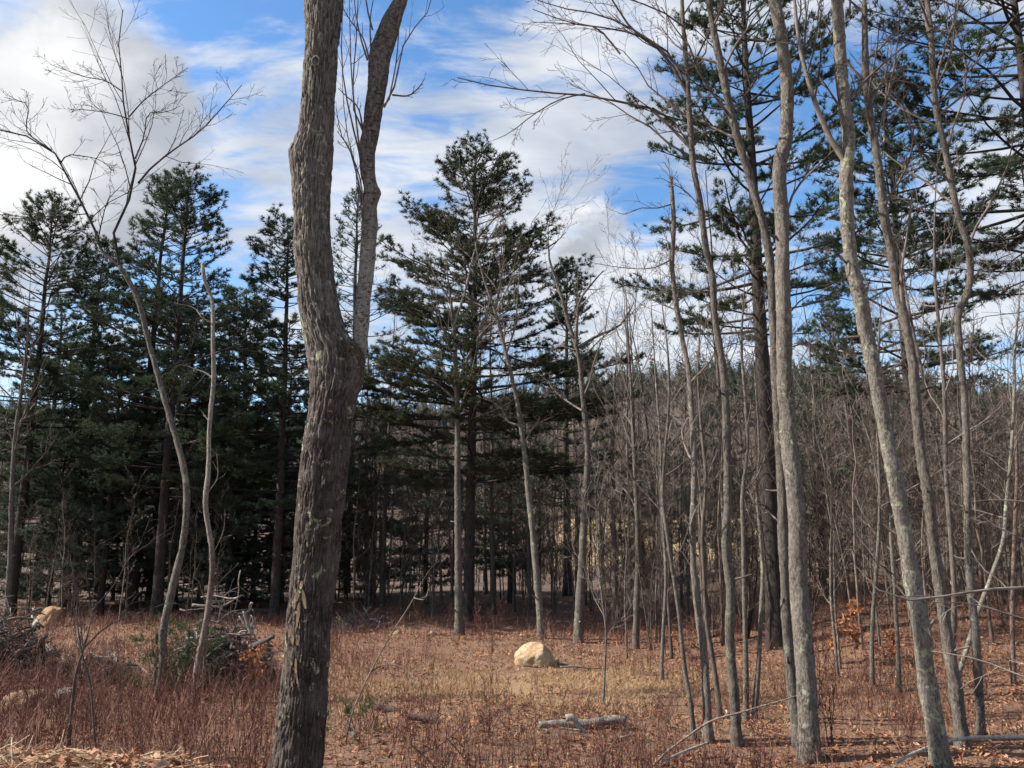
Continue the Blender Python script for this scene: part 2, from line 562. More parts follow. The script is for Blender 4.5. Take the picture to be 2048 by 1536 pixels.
def hill_h(x, y):
    ridge = 38 + 6 * np.sin(x * 0.009 + 0.6) + 5 * np.sin(x * 0.023) + 0.018 * np.abs(x + 30) * 0
    return 4 + (ridge - 4) * sstep(y, 140, 275) - 18 * sstep(y, 300, 520)


def build_hill():
    xs = np.linspace(-620, 620, 90)
    ys = np.linspace(136, 560, 50)
    X, Y = np.meshgrid(xs, ys)
    Z = hill_h(X, Y) + 1.2 * fbm(np.stack([X * .02, Y * .02, X * 0], -1).reshape(-1, 3), 3, 9).reshape(X.shape)
    Z[0] = 2
    v = np.stack([X, Y, Z], -1).reshape(-1, 3)
    i = np.arange(len(v)).reshape(X.shape)
    q = np.stack([i[:-1, :-1], i[:-1, 1:], i[1:, 1:], i[1:, :-1]], -1).reshape(-1, 4)
    m, T, b = mat_new('hillside_litter', 0.95)
    co = T.n('ShaderNodeTexCoord').outputs['Object']
    n = T.noise(co, 0.25, 6, 0.65)
    T.t.links.new(T.mix(T.ramp(n, .35, .65), (0.07, 0.048, 0.036), (0.14, 0.10, 0.072)), b.inputs['Base Color'])
    o = link('hill', mesh_np('hill', v, [q], m))
    o['kind'] = 'structure'


build_hill()


def build_far_wood():
    rng = np.random.default_rng(3)
    N = 4700
    y = 140 + 180 * rng.random(N) ** 0.8
    x = (rng.random(N) - .5) * 2 * (0.8 * y + 25)
    z = hill_h(x, y) - 0.3
    H = rng.uniform(8, 14, N)
    # bare crowns: sprays of thin slivers round a stem
    K = 22
    base = np.stack([x, y, z], -1)
    t = rng.uniform(0.25, 1, (N, K))
    st = base[:, None, :] + np.stack([0 * t, 0 * t, H[:, None] * t * .72], -1)
    az = rng.uniform(0, 6.28, (N, K))
    el = rng.uniform(0.5, 1.4, (N, K))
    L = H[:, None] * rng.uniform(.15, .36, (N, K))
    d = np.stack([np.cos(az) * np.cos(el), np.sin(az) * np.cos(el), np.sin(el)], -1)
    tip = st + d * L[..., None]
    w = 0.05 + 0.05 * rng.random((N, K, 1))
    sd = unit(np.cross(d, np.array([0.1, 1.0, 0.05])))
    st[:, 0] = base
    tip[:, 0] = base + np.stack([x * 0, x * 0, H * .95], -1)
    w[:, 0] = 0.16
    sd[:, 0] = (1, 0, 0)
    v = np.stack([st - sd * w, st + sd * w, tip], 2).reshape(-1, 3)
    f = np.arange(len(v)).reshape(-1, 3)
    tint = np.repeat(np.clip(rng.normal(.5, .22, N), 0, 1), K * 3)
    m = tinted('far_bare_twigs', [(0.06, 0.045, 0.037), (0.115, 0.087, 0.07), (0.17, 0.128, 0.10)], 0.9)
    o = link('far_wood', mesh_np('far_wood', v, [f], m, False, tint))
    o['kind'] = 'stuff'
    o['label'] = 'bare brown wood covering the distant hillside'
    # far evergreens on the ridge
    N = 900
    y = 150 + 150 * rng.random(N)
    x = (rng.random(N) - .5) * 2 * (0.8 * y + 20)
    y[:260] = rng.uniform(248, 290, 260)
    x[:260] = rng.uniform(30, 190, 260)
    k = fbm(np.stack([x * .02, y * .02, x * 0], -1), 2, 21) > -0.05
    k[:260] = True
    x, y = x[k], y[k]
    N = len(x)
    z = hill_h(x, y)
    H = rng.uniform(8, 15, N)
    K = 70
    t = rng.uniform(.15, 1, (N, K))
    az = rng.uniform(0, 6.28, (N, K))
    r = H[:, None] * .24 * (1.02 - t) * rng.uniform(.6, 1.2, (N, K)) + .2
    c = np.stack([x[:, None] + 0 * t, y[:, None] + 0 * t, z[:, None] + H[:, None] * t], -1)
    out = np.stack([np.cos(az), np.sin(az), 0.05 + 0 * az], -1)
    sd = np.stack([-np.sin(az), np.cos(az), 0 * az], -1)
    tip = c + out * r[..., None]
    ww = (r * .42 + .15)[..., None]
    v = np.stack([c - np.array([0, 0, .2]), tip - sd * ww + np.array([0, 0, .3]), tip + sd * ww - np.array([0, 0, .25])], 2).reshape(-1, 3)
    f = np.arange(len(v)).reshape(-1, 3)
    o = link('far_evergreens', mesh_np('far_evergreens', v, [f], M_HEML, False))
    o['kind'] = 'stuff'
    o['label'] = 'dark evergreens scattered over the distant hillside'


build_far_wood()


# ------------------------------------------------------------------ pines
def needles(pos, dr, n, length, width, rng, spread=0.6, up=0.2):
    T = len(pos)
    p = np.repeat(pos, n, 0)
    d = unit(np.repeat(dr, n, 0) * 0.75 + rng.normal(0, spread, (T * n, 3)) + np.array([0, 0, up]))
    L = length * rng.uniform(.7, 1.25, (T * n, 1))
    s = unit(np.cross(d, rng.normal(0, 1, (T * n, 3)))) * width * .5
    v = np.stack([p - s, p + s, p + d * L], 1).reshape(-1, 3)
    return v, np.arange(len(v)).reshape(-1, 3)


def pine_parts(seed, H, Rmax, cb, top_el=0.8, dens=1.0, dead_to=0.1, per=6, gap=0.12, profile=0.8, foliage=(0.35, 1.0), nl=0.13, nw=0.019, lean=0.0, twig_per_m=6.0, plate=1.0):
    """returns meshes data for trunk, branches, needles of a white-pine-like tree"""
    rng = np.random.default_rng(seed)
    P = 16
    tz = np.linspace(0, 1, P)
    wob = np.cumsum(rng.normal(0, .035, (P, 2)), 0) * tz[:, None]
    tr = np.stack([wob[:, 0] + lean * tz * H, wob[:, 1], tz * H - .15], -1)
    r0 = 0.0100 * H + 0.03
    trr = r0 * (1 - tz) ** 0.75 + 0.012
    trr[0] *= 1.25
    tv = tubes(tr[None], trr[None], 9)
    # whorls
    bs, be = [], []
    z = cb * H
    while z < H * 0.985:
        u = (z - cb * H) / (H * (1 - cb))
        if rng.random() > gap or u > .8:
            k = rng.integers(3, 6) if u < .9 else 4
            a0 = rng.random() * 6.28
            for j in range(k):
                prof = (1 - u) ** profile * (0.62 + .38 * min(1, u / .18))
                L = Rmax * prof * rng.uniform(.55, 1.15) + 0.25
                el = -0.12 + top_el * u ** 1.6 + rng.normal(0, .09)
                bs.append((z + rng.uniform(-.1, .1), a0 + j * 6.28 / k + rng.normal(0, .3), L, el))
        z += rng.uniform(.26, .5) * (1.15 - .55 * u) / max(.5, dens ** .5)
    bs = np.array(bs)
    N = len(bs)
    Pb = 7
    cx = np.interp(bs[:, 0], tr[:, 2], tr[:, 0])
    cy = np.interp(bs[:, 0], tr[:, 2], tr[:, 1])
    p = np.stack([cx, cy, bs[:, 0]], -1)
    out = np.empty((N, Pb, 3))
    out[:, 0] = p
    el = bs[:, 3].copy()
    az = bs[:, 1].copy()
    for s in range(1, Pb):
        el = el + 0.055 + rng.normal(0, .05, N)
        az = az + rng.normal(0, .09, N)
        p = p + np.stack([np.cos(az) * np.cos(el), np.sin(az) * np.cos(el), np.sin(el)], -1) * (bs[:, 2] / (Pb - 1))[:, None]
        out[:, s] = p
    br = (0.008 + 0.0105 * bs[:, 2])[:, None] * np.linspace(1, .22, Pb)[None]
    chunks = [tubes(out, br, 4)]
    # dead lower branches
    if dead_to < cb:
        nd = int(14 * (cb - dead_to) / .25)
        dz = rng.uniform(dead_to, cb, nd) * H
        da = rng.uniform(0, 6.28, nd)
        dl = rng.uniform(.4, 1.0, nd) * Rmax * .55
        q = np.stack([np.interp(dz, tr[:, 2], tr[:, 0]), np.interp(dz, tr[:, 2], tr[:, 1]), dz], -1)
        dp = np.empty((nd, 5, 3))
        dp[:, 0] = q
        dirn = np.stack([np.cos(da), np.sin(da), rng.normal(-.1, .12, nd)], -1)
        for s in range(1, 5):
            dirn = unit(dirn + rng.normal(0, .1, (nd, 3)))
            q = q + dirn * (dl / 4)[:, None]
            dp[:, s] = q
        dr_ = 0.016 * np.linspace(1, .25, 5)[None] * np.ones((nd, 1))
        chunks.append(tubes(dp, dr_, 3))
        d2, d2r = grow(dp, dr_, 5, .3, 1, .8, .35, rng, P=3, up=0, rmin=.004)
        chunks.append(tubes(d2, d2r, 3))
    # branchlets, in a rough plate round each branch
    blen = bs[:, 2]
    nk = np.maximum(4, (blen * twig_per_m * (foliage[1] - foliage[0] + .25) * dens).astype(int))
    n = np.repeat(np.arange(N), nk)
    t = foliage[0] + (foliage[1] - foliage[0]) * rng.random(len(n)) ** .85
    f = t * (Pb - 1)
    i = np.clip(f.astype(int), 0, Pb - 2)
    w = (f - i)[:, None]
    b0 = out[n, i] * (1 - w) + out[n, i + 1] * w
    tan = unit(out[n, i + 1] - out[n, i])
    side = unit(np.cross(tan, np.array([0, 0, 1.0])))
    sg = rng.choice([-1, 1], len(n))[:, None]
    a = rng.uniform(.35, 1.1, len(n))[:, None]
    d = unit(tan * np.cos(a) + side * sg * np.sin(a) + np.array([0, 0, 1]) * rng.normal(.16, .22, (len(n), 1)) / plate)
    L = (blen[n] * .30 * (1.1 - t) + .20) * rng.uniform(.6, 1.25, len(n))
    Q = 3
    bl = np.empty((len(n), Q, 3))
    bl[:, 0] = b0
    q = b0
    for s in range(1, Q):
        d = unit(d + rng.normal(0, .12, d.shape) + np.array([0, 0, .07]))
        q = q + d * (L / (Q - 1))[:, None]
        bl[:, s] = q
    chunks.append(tubes(bl, np.full((len(n), Q), 0.006) * np.linspace(1.2, .6, Q)[None], 3))
    # tufts
    kt = np.maximum(3, (L / .062).astype(int))
    m = np.repeat(np.arange(len(n)), kt)
    tt = .25 + .75 * rng.random(len(m))
    g = tt * (Q - 1)
    gi = np.clip(g.astype(int), 0, Q - 2)
    gw = (g - gi)[:, None]
    tp = bl[m, gi] * (1 - gw) + bl[m, gi + 1] * gw + rng.normal(0, .022, (len(m), 3))
    td = unit(bl[m, gi + 1] - bl[m, gi])
    # leader tufts
    lt = rng.uniform(.86, 1.0, 26)
    lp = np.stack([np.interp(lt * H, tr[:, 2], tr[:, 0]), np.interp(lt * H, tr[:, 2], tr[:, 1]), lt * H], -1)
    tp = np.concatenate([tp, lp])
    td = np.concatenate([td, np.tile([[0, 0, 1.0]], (26, 1))])
    nv, nf = needles(tp, td, per, nl, nw, rng)
    bv, bf = merge(chunks)
    return tv, (bv, bf), (nv, nf)


PINES = {}


def pine_proto(key, needle_mat, **kw):
    (tv, tf), (bv, bf), (nv, nf) = pine_parts(**kw)
    PINES[key] = (mesh_np('pine_trunk', tv, [tf], M_PINE), mesh_np('pine_branches', bv, bf, M_PINE), mesh_np('pine_needles', nv, [nf], needle_mat, False), kw['H'])


pine_proto('centre', M_NEEDLEO, seed=11, H=17.0, Rmax=5.0, cb=.27, top_el=.75, per=10, gap=.07, profile=.78, foliage=(.26, 1), dens=1.3, plate=2.0)
pine_proto('a', M_NEEDLE, seed=21, H=16.0, Rmax=3.4, cb=.28, gap=.15, profile=.62, per=10, dens=1.35, plate=1.5)
pine_proto('b', M_NEEDLE, seed=22, H=15.0, Rmax=2.9, cb=.22, gap=.12, profile=.7, per=10, dens=1.35, plate=1.4)
pine_proto('c', M_NEEDLE, seed=23, H=16.0, Rmax=3.8, cb=.34, gap=.2, profile=.55, per=10, dens=1.3, plate=1.7)
pine_proto('thin', M_NEEDLE, seed=24, H=15.0, Rmax=2.1, cb=.3, gap=.1, profile=.8, per=6, dens=.9)
pine_proto('right', M_NEEDLE, seed=25, H=19.0, Rmax=4.2, cb=.40, gap=.22, profile=.5, per=10, dens=1.25, top_el=.7, plate=2.0)
pine_proto('hemlock', M_HEML, seed=31, H=9.0, Rmax=2.6, cb=.06, dead_to=.06, gap=.02, profile=.8, per=9, dens=1.35, foliage=(.2, 1), nl=.11, nw=.021, top_el=.5, twig_per_m=8)
pine_proto('hemlock2', M_HEML, seed=32, H=11.0, Rmax=2.8, cb=.10, dead_to=.05, gap=.05, profile=.75, per=9, dens=1.2, foliage=(.2, 1), nl=.11, nw=.021, top_el=.5, twig_per_m=8)


def put_pine(key, px, base_py, top_py, label, Y=None, wide=1.0, rz=0.0, group='white pines at the edge of the clearing', name='pine_tree', cat='pine tree', base=None):
    if base is None:
        p = ground_px(px, base_py) if Y is None else at(px, base_py, Y)
        Yb = p[1]
    else:
        p, Yb = base, base[1]
    x, y = p[0], p[1]
    z = gz(x, y)
    top = at(px, top_py, Yb)[2]
    tm, bm, nm, H = PINES[key]
    s = (top - z) / H
    o = thing(name, (x, y, z), label, cat, group)
    o.scale = (s * wide, s * wide, s)
    o.rotation_euler = (0, 0, rz)
    link('trunk', tm, o).scale = (1 / wide ** 1.15, 1 / wide ** 1.15, 1)
    link('branches', bm, o)
    link('crown', nm, o)
    return o


put_pine('centre', 937, 1243, 288, 'tall broad white pine, dark trunk, standing alone mid clearing edge', Y=27.5, rz=.4, wide=1.32)
put_pine('c', 20, 1218, 412, 'dark pine at the far left edge of the picture', Y=29.5, rz=1.0, wide=1.2)
put_pine('b', 128, 1225, 478, 'second pine from the left edge, shorter with blunt top', Y=32, rz=2.2, wide=1.5)
put_pine('a', 312, 1238, 342, 'tallest pine of the left clump, bushy rounded top', Y=28, rz=.3, wide=1.25)
put_pine('thin', 262, 1225, 362, 'slim pine top just left of the tallest left pine', Y=31, rz=3.0, wide=1.5)
put_pine('b', 548, 1238, 432, 'green pine just left of the big forked trunk', Y=28.5, rz=4.0, wide=1.5)
put_pine('thin', 690, 1180, 385, 'slender spire pine seen between the two big stems', Y=42, rz=.9, wide=1.35)
put_pine('b', 1135, 1190, 520, 'small pine behind the right side of the central pine', Y=40, rz=1.9)
put_pine('right', 1556, 1326, -140, 'tall pine behind the straight grey trunk, boughs reaching left', Y=20.5, rz=.8, group='pines among the right hand trees', wide=.9)
put_pine('c', 1862, 1240, 150, 'pine with tufted boughs between the right hand trunks', Y=27, rz=2.6, group='pines among the right hand trees')
put_pine('right', 2190, 1330, -260, 'pine at the right edge, only its bough ends showing', Y=20, rz=4.2, group='pines among the right hand trees', wide=1.15)
put_pine('b', 1690, 1180, 600, 'far pine showing low behind the lichened leaning trunk', Y=44, rz=.2, group='pines among the right hand trees')
put_pine('hemlock2', 200, 1215, 690, 'dense dark hemlock behind the left boulder', Y=30, rz=.7, name='hemlock_tree', cat='hemlock tree', group='dark hemlocks under the left pines')
put_pine('hemlock', 95, 1215, 800, 'low dense hemlock nearest the left picture edge', Y=31, rz=2.0, name='hemlock_tree', cat='hemlock tree', group='dark hemlocks under the left pines', wide=1.2)
put_pine('hemlock2', 345, 1215, 600, 'tallest hemlock, under the tallest left pine', Y=31.5, rz=1.5, name='hemlock_tree', cat='hemlock tree', group='dark hemlocks under the left pines')
put_pine('hemlock', 455, 1215, 760, 'hemlock behind the brush pile and broken snag', Y=30.5, rz=3.3, name='hemlock_tree', cat='hemlock tree', group='dark hemlocks under the left pines', wide=1.15)
put_pine('hemlock2', 620, 1205, 740, 'hemlock half hidden behind the big forked trunk', Y=33, rz=4.4, name='hemlock_tree', cat='hemlock tree', group='dark hemlocks under the left pines')
put_pine('hemlock', 745, 1200, 800, 'hemlock right of the big trunk, before the hill', Y=37, rz=5.0, name='hemlock_tree', cat='hemlock tree', group='hemlocks in the wood beyond the clearing')
put_pine('hemlock2', 1020, 1200, 790, 'hemlock with low boughs right of the central pine trunk', Y=34, rz=.5, name='hemlock_tree', cat='hemlock tree', group='hemlocks in the wood beyond the clearing')
put_pine('hemlock', 1290, 1190, 880, 'low hemlock between the central and right hand trunks', Y=40, rz=2.5, name='hemlock_tree', cat='hemlock tree', group='hemlocks in the wood beyond the clearing')
put_pine('hemlock', 1655, 1200, 830, 'dark low hemlock left of the lichened leaning trunk', Y=34, rz=1.2, name='hemlock_tree', cat='hemlock tree', group='hemlocks in the wood beyond the clearing')


# ------------------------------------------------------------------ the big forked oak
def bark_skin(cpts, rx, ry, rows, cols, seed, amp, freq, stretch):
    """displaced skin round a near vertical centre line"""
    c, rxs = resample(cpts, rx, rows)
    _, rys = resample(cpts, ry, rows)
    th = np.arange(cols) / cols * 2 * np.pi
    ct, sn = np.cos(th), np.sin(th)
    s = np.concatenate([[0], np.cumsum(np.linalg.norm(np.diff(c, axis=0), axis=1))])
    rm = 0.3
    q = np.stack(np.broadcast_arrays((ct * rm)[None, :], (sn * rm)[None, :], s[:, None]), -1).reshape(-1, 3)
    wq = q + np.stack([.011 * fbm(q * 11, 2, seed + 50), .011 * fbm(q * 11, 2, seed + 60), .10 * fbm(q * np.array([14, 14, 4]), 2, seed + 70)], -1)
    p = wq * np.array([freq, freq, freq * stretch])
    n1 = fbm(p, 2, seed)
    n2 = fbm(p * np.array([1.9, 1.9, 1.4]), 2, seed + 7)
    n3 = fbm(p * np.array([1.0, 1.0, .8]) + 31, 2, seed + 33)
    ridge = .55 - 1.7 * np.exp(-(n1 / .20) ** 2) - .9 * np.exp(-(n3 / .14) ** 2) + .45 * vnoise(q * np.array([70, 70, 24]), seed + 90)
    big = fbm(q * np.array([3, 3, 1.6]), 2, seed + 20)
    disp = (amp * (0.75 * ridge + .45 * n2) + 0.014 * big).reshape(rows, cols)
    X = c[:, None, 0] + (rxs[:, None] + disp) * ct[None]
    Y = c[:, None, 1] + (rys[:, None] + disp) * sn[None]
    Z = np.broadcast_to(c[:, None, 2], X.shape)
    v = np.stack([X, Y, Z], -1).reshape(-1, 3)
    i = np.arange(rows * cols).reshape(rows, cols)
    nx = np.roll(i, -1, 1)
    f = np.stack([i[:-1], nx[:-1], nx[1:], i[1:]], -1).reshape(-1, 4)
    return v, f


def build_oak():
    Y0 = 10.6
    E1 = [(1640, 520, 640), (1590, 526, 642), (1536, 538, 645), (1500, 545, 648), (1450, 552, 651), (1400, 560, 655), (1350, 565, 656), (1300, 570, 659), (1250, 574, 662),
          (1200, 580, 667), (1150, 585, 672), (1100, 590, 678), (1050, 592, 683), (1000, 597, 690), (950, 600, 694), (900, 605, 699), (860, 612, 702), (830, 619, 705),
          (800, 620, 711), (775, 620, 721), (745, 618, 727), (720, 615, 727), (700, 612, 722), (682, 610, 706), (660, 606, 693), (630, 600, 684), (600, 597, 677), (550, 595, 668),
          (500, 588, 664), (450, 588, 660), (400, 585, 660), (350, 583, 662), (325, 579, 663), (308, 578, 664), (290, 585, 665), (265, 597, 665), (200, 604, 668),
          (150, 607, 672), (100, 611, 675), (50, 610, 681), (0, 610, 686), (-150, 612, 676), (-400, 618, 668), (-700, 628, 664), (-1000, 640, 662)]
    base = at((520 + 640) / 2, 1590, Y0)
    bz = gz(base[0], Y0)
    org = np.array((base[0], Y0, bz))
    c, rx = [], []
    for py, l, r in E1:
        p = at((l + r) / 2, py, Y0) - org
        c.append(p)
        rx.append(size((r - l) / 2, py, Y0))
    c, rx = np.array(c), np.array(rx)
    ry = np.minimum(rx, np.interp(c[:, 2], c[[0, 8, 30, 44], 2], [.36, .31, .26, .08])) * .97
    root = thing('oak_tree', org, 'large rough-barked forked tree trunk in the centre foreground', 'tree')
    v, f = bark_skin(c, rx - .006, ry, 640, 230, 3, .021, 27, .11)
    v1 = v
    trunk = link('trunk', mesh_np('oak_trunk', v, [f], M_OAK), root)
    E2 = [(770, 690, 722), (740, 698, 727), (715, 701, 731), (690, 704, 733), (650, 707, 738), (600, 712, 742), (550, 718, 748), (500, 722, 751), (450, 724, 755), (410, 726, 753), (395, 726, 758),
          (385, 727, 762), (372, 727, 755), (350, 721, 750), (320, 719, 750), (300, 717, 752), (288, 720, 755), (250, 727, 762), (200, 733, 768), (150, 738, 776), (115, 737, 781), (90, 743, 789), (65, 753, 797),
          (40, 763, 805), (0, 788, 815), (-120, 815, 838), (-400, 850, 868), (-700, 880, 892)]
    c2 = np.array([at((l + r) / 2, py, Y0 + .09) - org for py, l, r in E2])
    r2 = np.array([size((r - l) / 2, py, Y0) for py, l, r in E2])
    v, f = bark_skin(c2, r2, np.minimum(r2, .13), 300, 66, 8, .008, 18, .4)
    link('stem', mesh_np('oak_second_stem', v, [f], M_OAK2), root)
    # moss and damp cushion on the shoulder of the fork, rooted on the bark itself
    rng = np.random.default_rng(5)
    w = v1 + org - EYE
    cp, sp = math.cos(PITCH), math.sin(PITCH)
    dep = w[:, 1] * cp + w[:, 2] * sp
    ppx = 1024 + F_PX * w[:, 0] / dep
    ppy = 768 - F_PX * (-w[:, 1] * sp + w[:, 2] * cp) / dep
    bias = np.exp(-((ppx - 698) / 26) ** 2 - ((ppy - 698) / 22) ** 2) + .8 * np.exp(-((ppx - 722) / 10) ** 2 - ((ppy - 740) / 40) ** 2)
    ok = (w[:, 1] < Y0 + .1) & (bias * (1 + fbm(v1 * 9, 2, 77)) > .62)
    mp = np.repeat(v1[ok], 3, 0)
    mp = mp + rng.normal(0, .008, mp.shape)
    nv, nf = needles(mp, np.tile([[.1, -.5, .7]], (len(mp), 1)), 2, .02, .007, rng, .5)
    link('moss', mesh_np('moss', nv, [nf], leafy('moss', (0.07, 0.055, 0.02), (0.13, 0.10, 0.03), (0.18, 0.14, 0.05), 30), False), trunk)['kind'] = 'stuff'
    # shoots beside the second stem, traced, with twigs
    SH = [[(722, 318), (705, 250), (690, 180), (683, 100), (686, 0), (690, -120)], [(722, 318), (712, 240), (703, 150), (700, 60), (698, -60)],
          [(728, 420), (716, 360), (700, 300), (682, 268), (672, 215)], [(728, 470), (724, 380), (712, 330), (694, 290), (674, 262)],
          [(735, 120), (720, 70), (712, 30), (706, -60)], [(745, 60), (735, 20), (728, -60), (722, -160)], [(738, 118), (728, 80), (700, 40), (684, 14)],
          [(768, 215), (790, 170), (800, 120), (815, 70), (845, 40), (862, 0), (875, -80)], [(752, 228), (775, 205), (786, 160), (795, 100), (800, 20), (806, -60)], [(785, 190), (820, 190), (840, 172), (850, 156)],
          [(727, 265), (715, 245), (706, 170), (712, 90), (716, 0), (722, -100)], [(726, 262), (716, 215), (690, 190), (676, 176)],
          [(742, 100), (740, 50), (755, -40)], [(790, 70), (802, 20), (812, -70)], [(725, 620), (726, 450), (712, 340), (692, 255), (684, 150)]]
    ch = []
    for k, s in enumerate(SH):
        pts = np.array([at(x, y, Y0 + rng.normal(0, .06)) - org for x, y in s])
        pts[0] = at(*s[0], Y0 + .09) - org
        p, r = resample(pts, np.linspace(.015, .0045, len(pts)), 9)
        ch.append(tubes(p[None], r[None], 5))
        if len(s) > 3:
            t1, tr = grow(p[None], r[None], 7, .3, 1, .6, .22, rng, P=4, up=.25, rmin=.0028, rend=.5)
            ch.append(tubes(t1, tr, 3))
            t2, tr2 = grow(t1, tr, 2, .4, 1, .6, .4, rng, P=3, up=.2, rmin=.0025)
            ch.append(tubes(t2, tr2, 3))
    # main crown above the picture
    for cc, rr, n in ((c, rx, 11), (c2, r2, 7)):
        p, r = resample(cc[-6:], rr[-6:], 8)
        l1 = grow(p[None], r[None], n, .35, 1, .75, .55, rng, P=6, up=.12, rr=.5, rend=.3, rmin=.01)
        l2 = grow(*l1, 5, .3, 1, .7, .5, rng, P=5, up=.08, rmin=.005)
        l3 = grow(*l2, 4, .3, 1, .7, .5, rng, P=4, up=.05, rmin=.0035)
        ch += [tubes(*l1, 6), tubes(*l2, 4), tubes(*l3, 3)]
    bv, bf = merge(ch)
    link('crown', mesh_np('oak_twigs', bv, bf, M_TWIG), root)
    # pruning scar and loose strips of pale inner bark down the left flank
    a = np.linspace(0, 2 * np.pi, 15)[:-1]
    ring = []
    for rr_, dep in ((11, .0), (12, -.03), (7.5, -.035), (6, -.012), (0.5, -.010)):
        ring.append([at(632 + rr_ * .8 * math.cos(t), 122 + rr_ * math.sin(t), Y0 - .262 + dep) - org for t in a])
    ring = np.array(ring)
    i = np.arange(ring.shape[0] * 14).reshape(-1, 14)
    nx = np.roll(i, -1, 1)
    link('branch_scar', mesh_np('scar', ring.reshape(-1, 3), [np.stack([i[:-1], nx[:-1], nx[1:], i[1:]], -1).reshape(-1, 4)], M_OAK), trunk)
    for k in range(24):
        py = rng.uniform(1165, 1545) if k > 8 else rng.uniform(1165, 1300)
        lft = np.interp(-py, [-e[0] for e in E1], [e[1] for e in E1])
        px = lft + rng.uniform(5, 26)
        rgt = np.interp(-py, [-e[0] for e in E1], [e[2] for e in E1])
        hw = (rgt - lft) / 2
        cxp = (lft + rgt) / 2
        dep = math.sqrt(max(0.02, 1 - ((px - cxp) / hw) ** 2)) * size(hw, py, Y0) * .97
        h = rng.uniform(16, 46)
        w = rng.uniform(1.0, 3.0)
        n = 7
        vs = []
        curl = rng.uniform(.01, .05)
        sk = rng.uniform(-6, 6)
        for j in range(n):
            tt = j / (n - 1)
            wj = w * math.sin(math.pi * (0.12 + .8 * tt)) + .8
            off = dep + .018 + curl * tt * tt
            for sgn in (-1, 1):
                vs.append(at(px + sk * tt + sgn * wj, py - h / 2 + h * tt, Y0 - off - (.012 if sgn > 0 else 0)) - org)
        f = np.array([(2 * j, 2 * j + 1, 2 * j + 3, 2 * j + 2) for j in range(n - 1)])
        me = mesh_np('bark_strip', np.array(vs), [f], M_STRIP)
        link('bark_strip', me, trunk)


M_STRIP = bark('pale_inner_bark', (0.07, 0.048, 0.032), (0.21, 0.15, 0.095), 20, 0.3, bump=0.3)
build_oak()


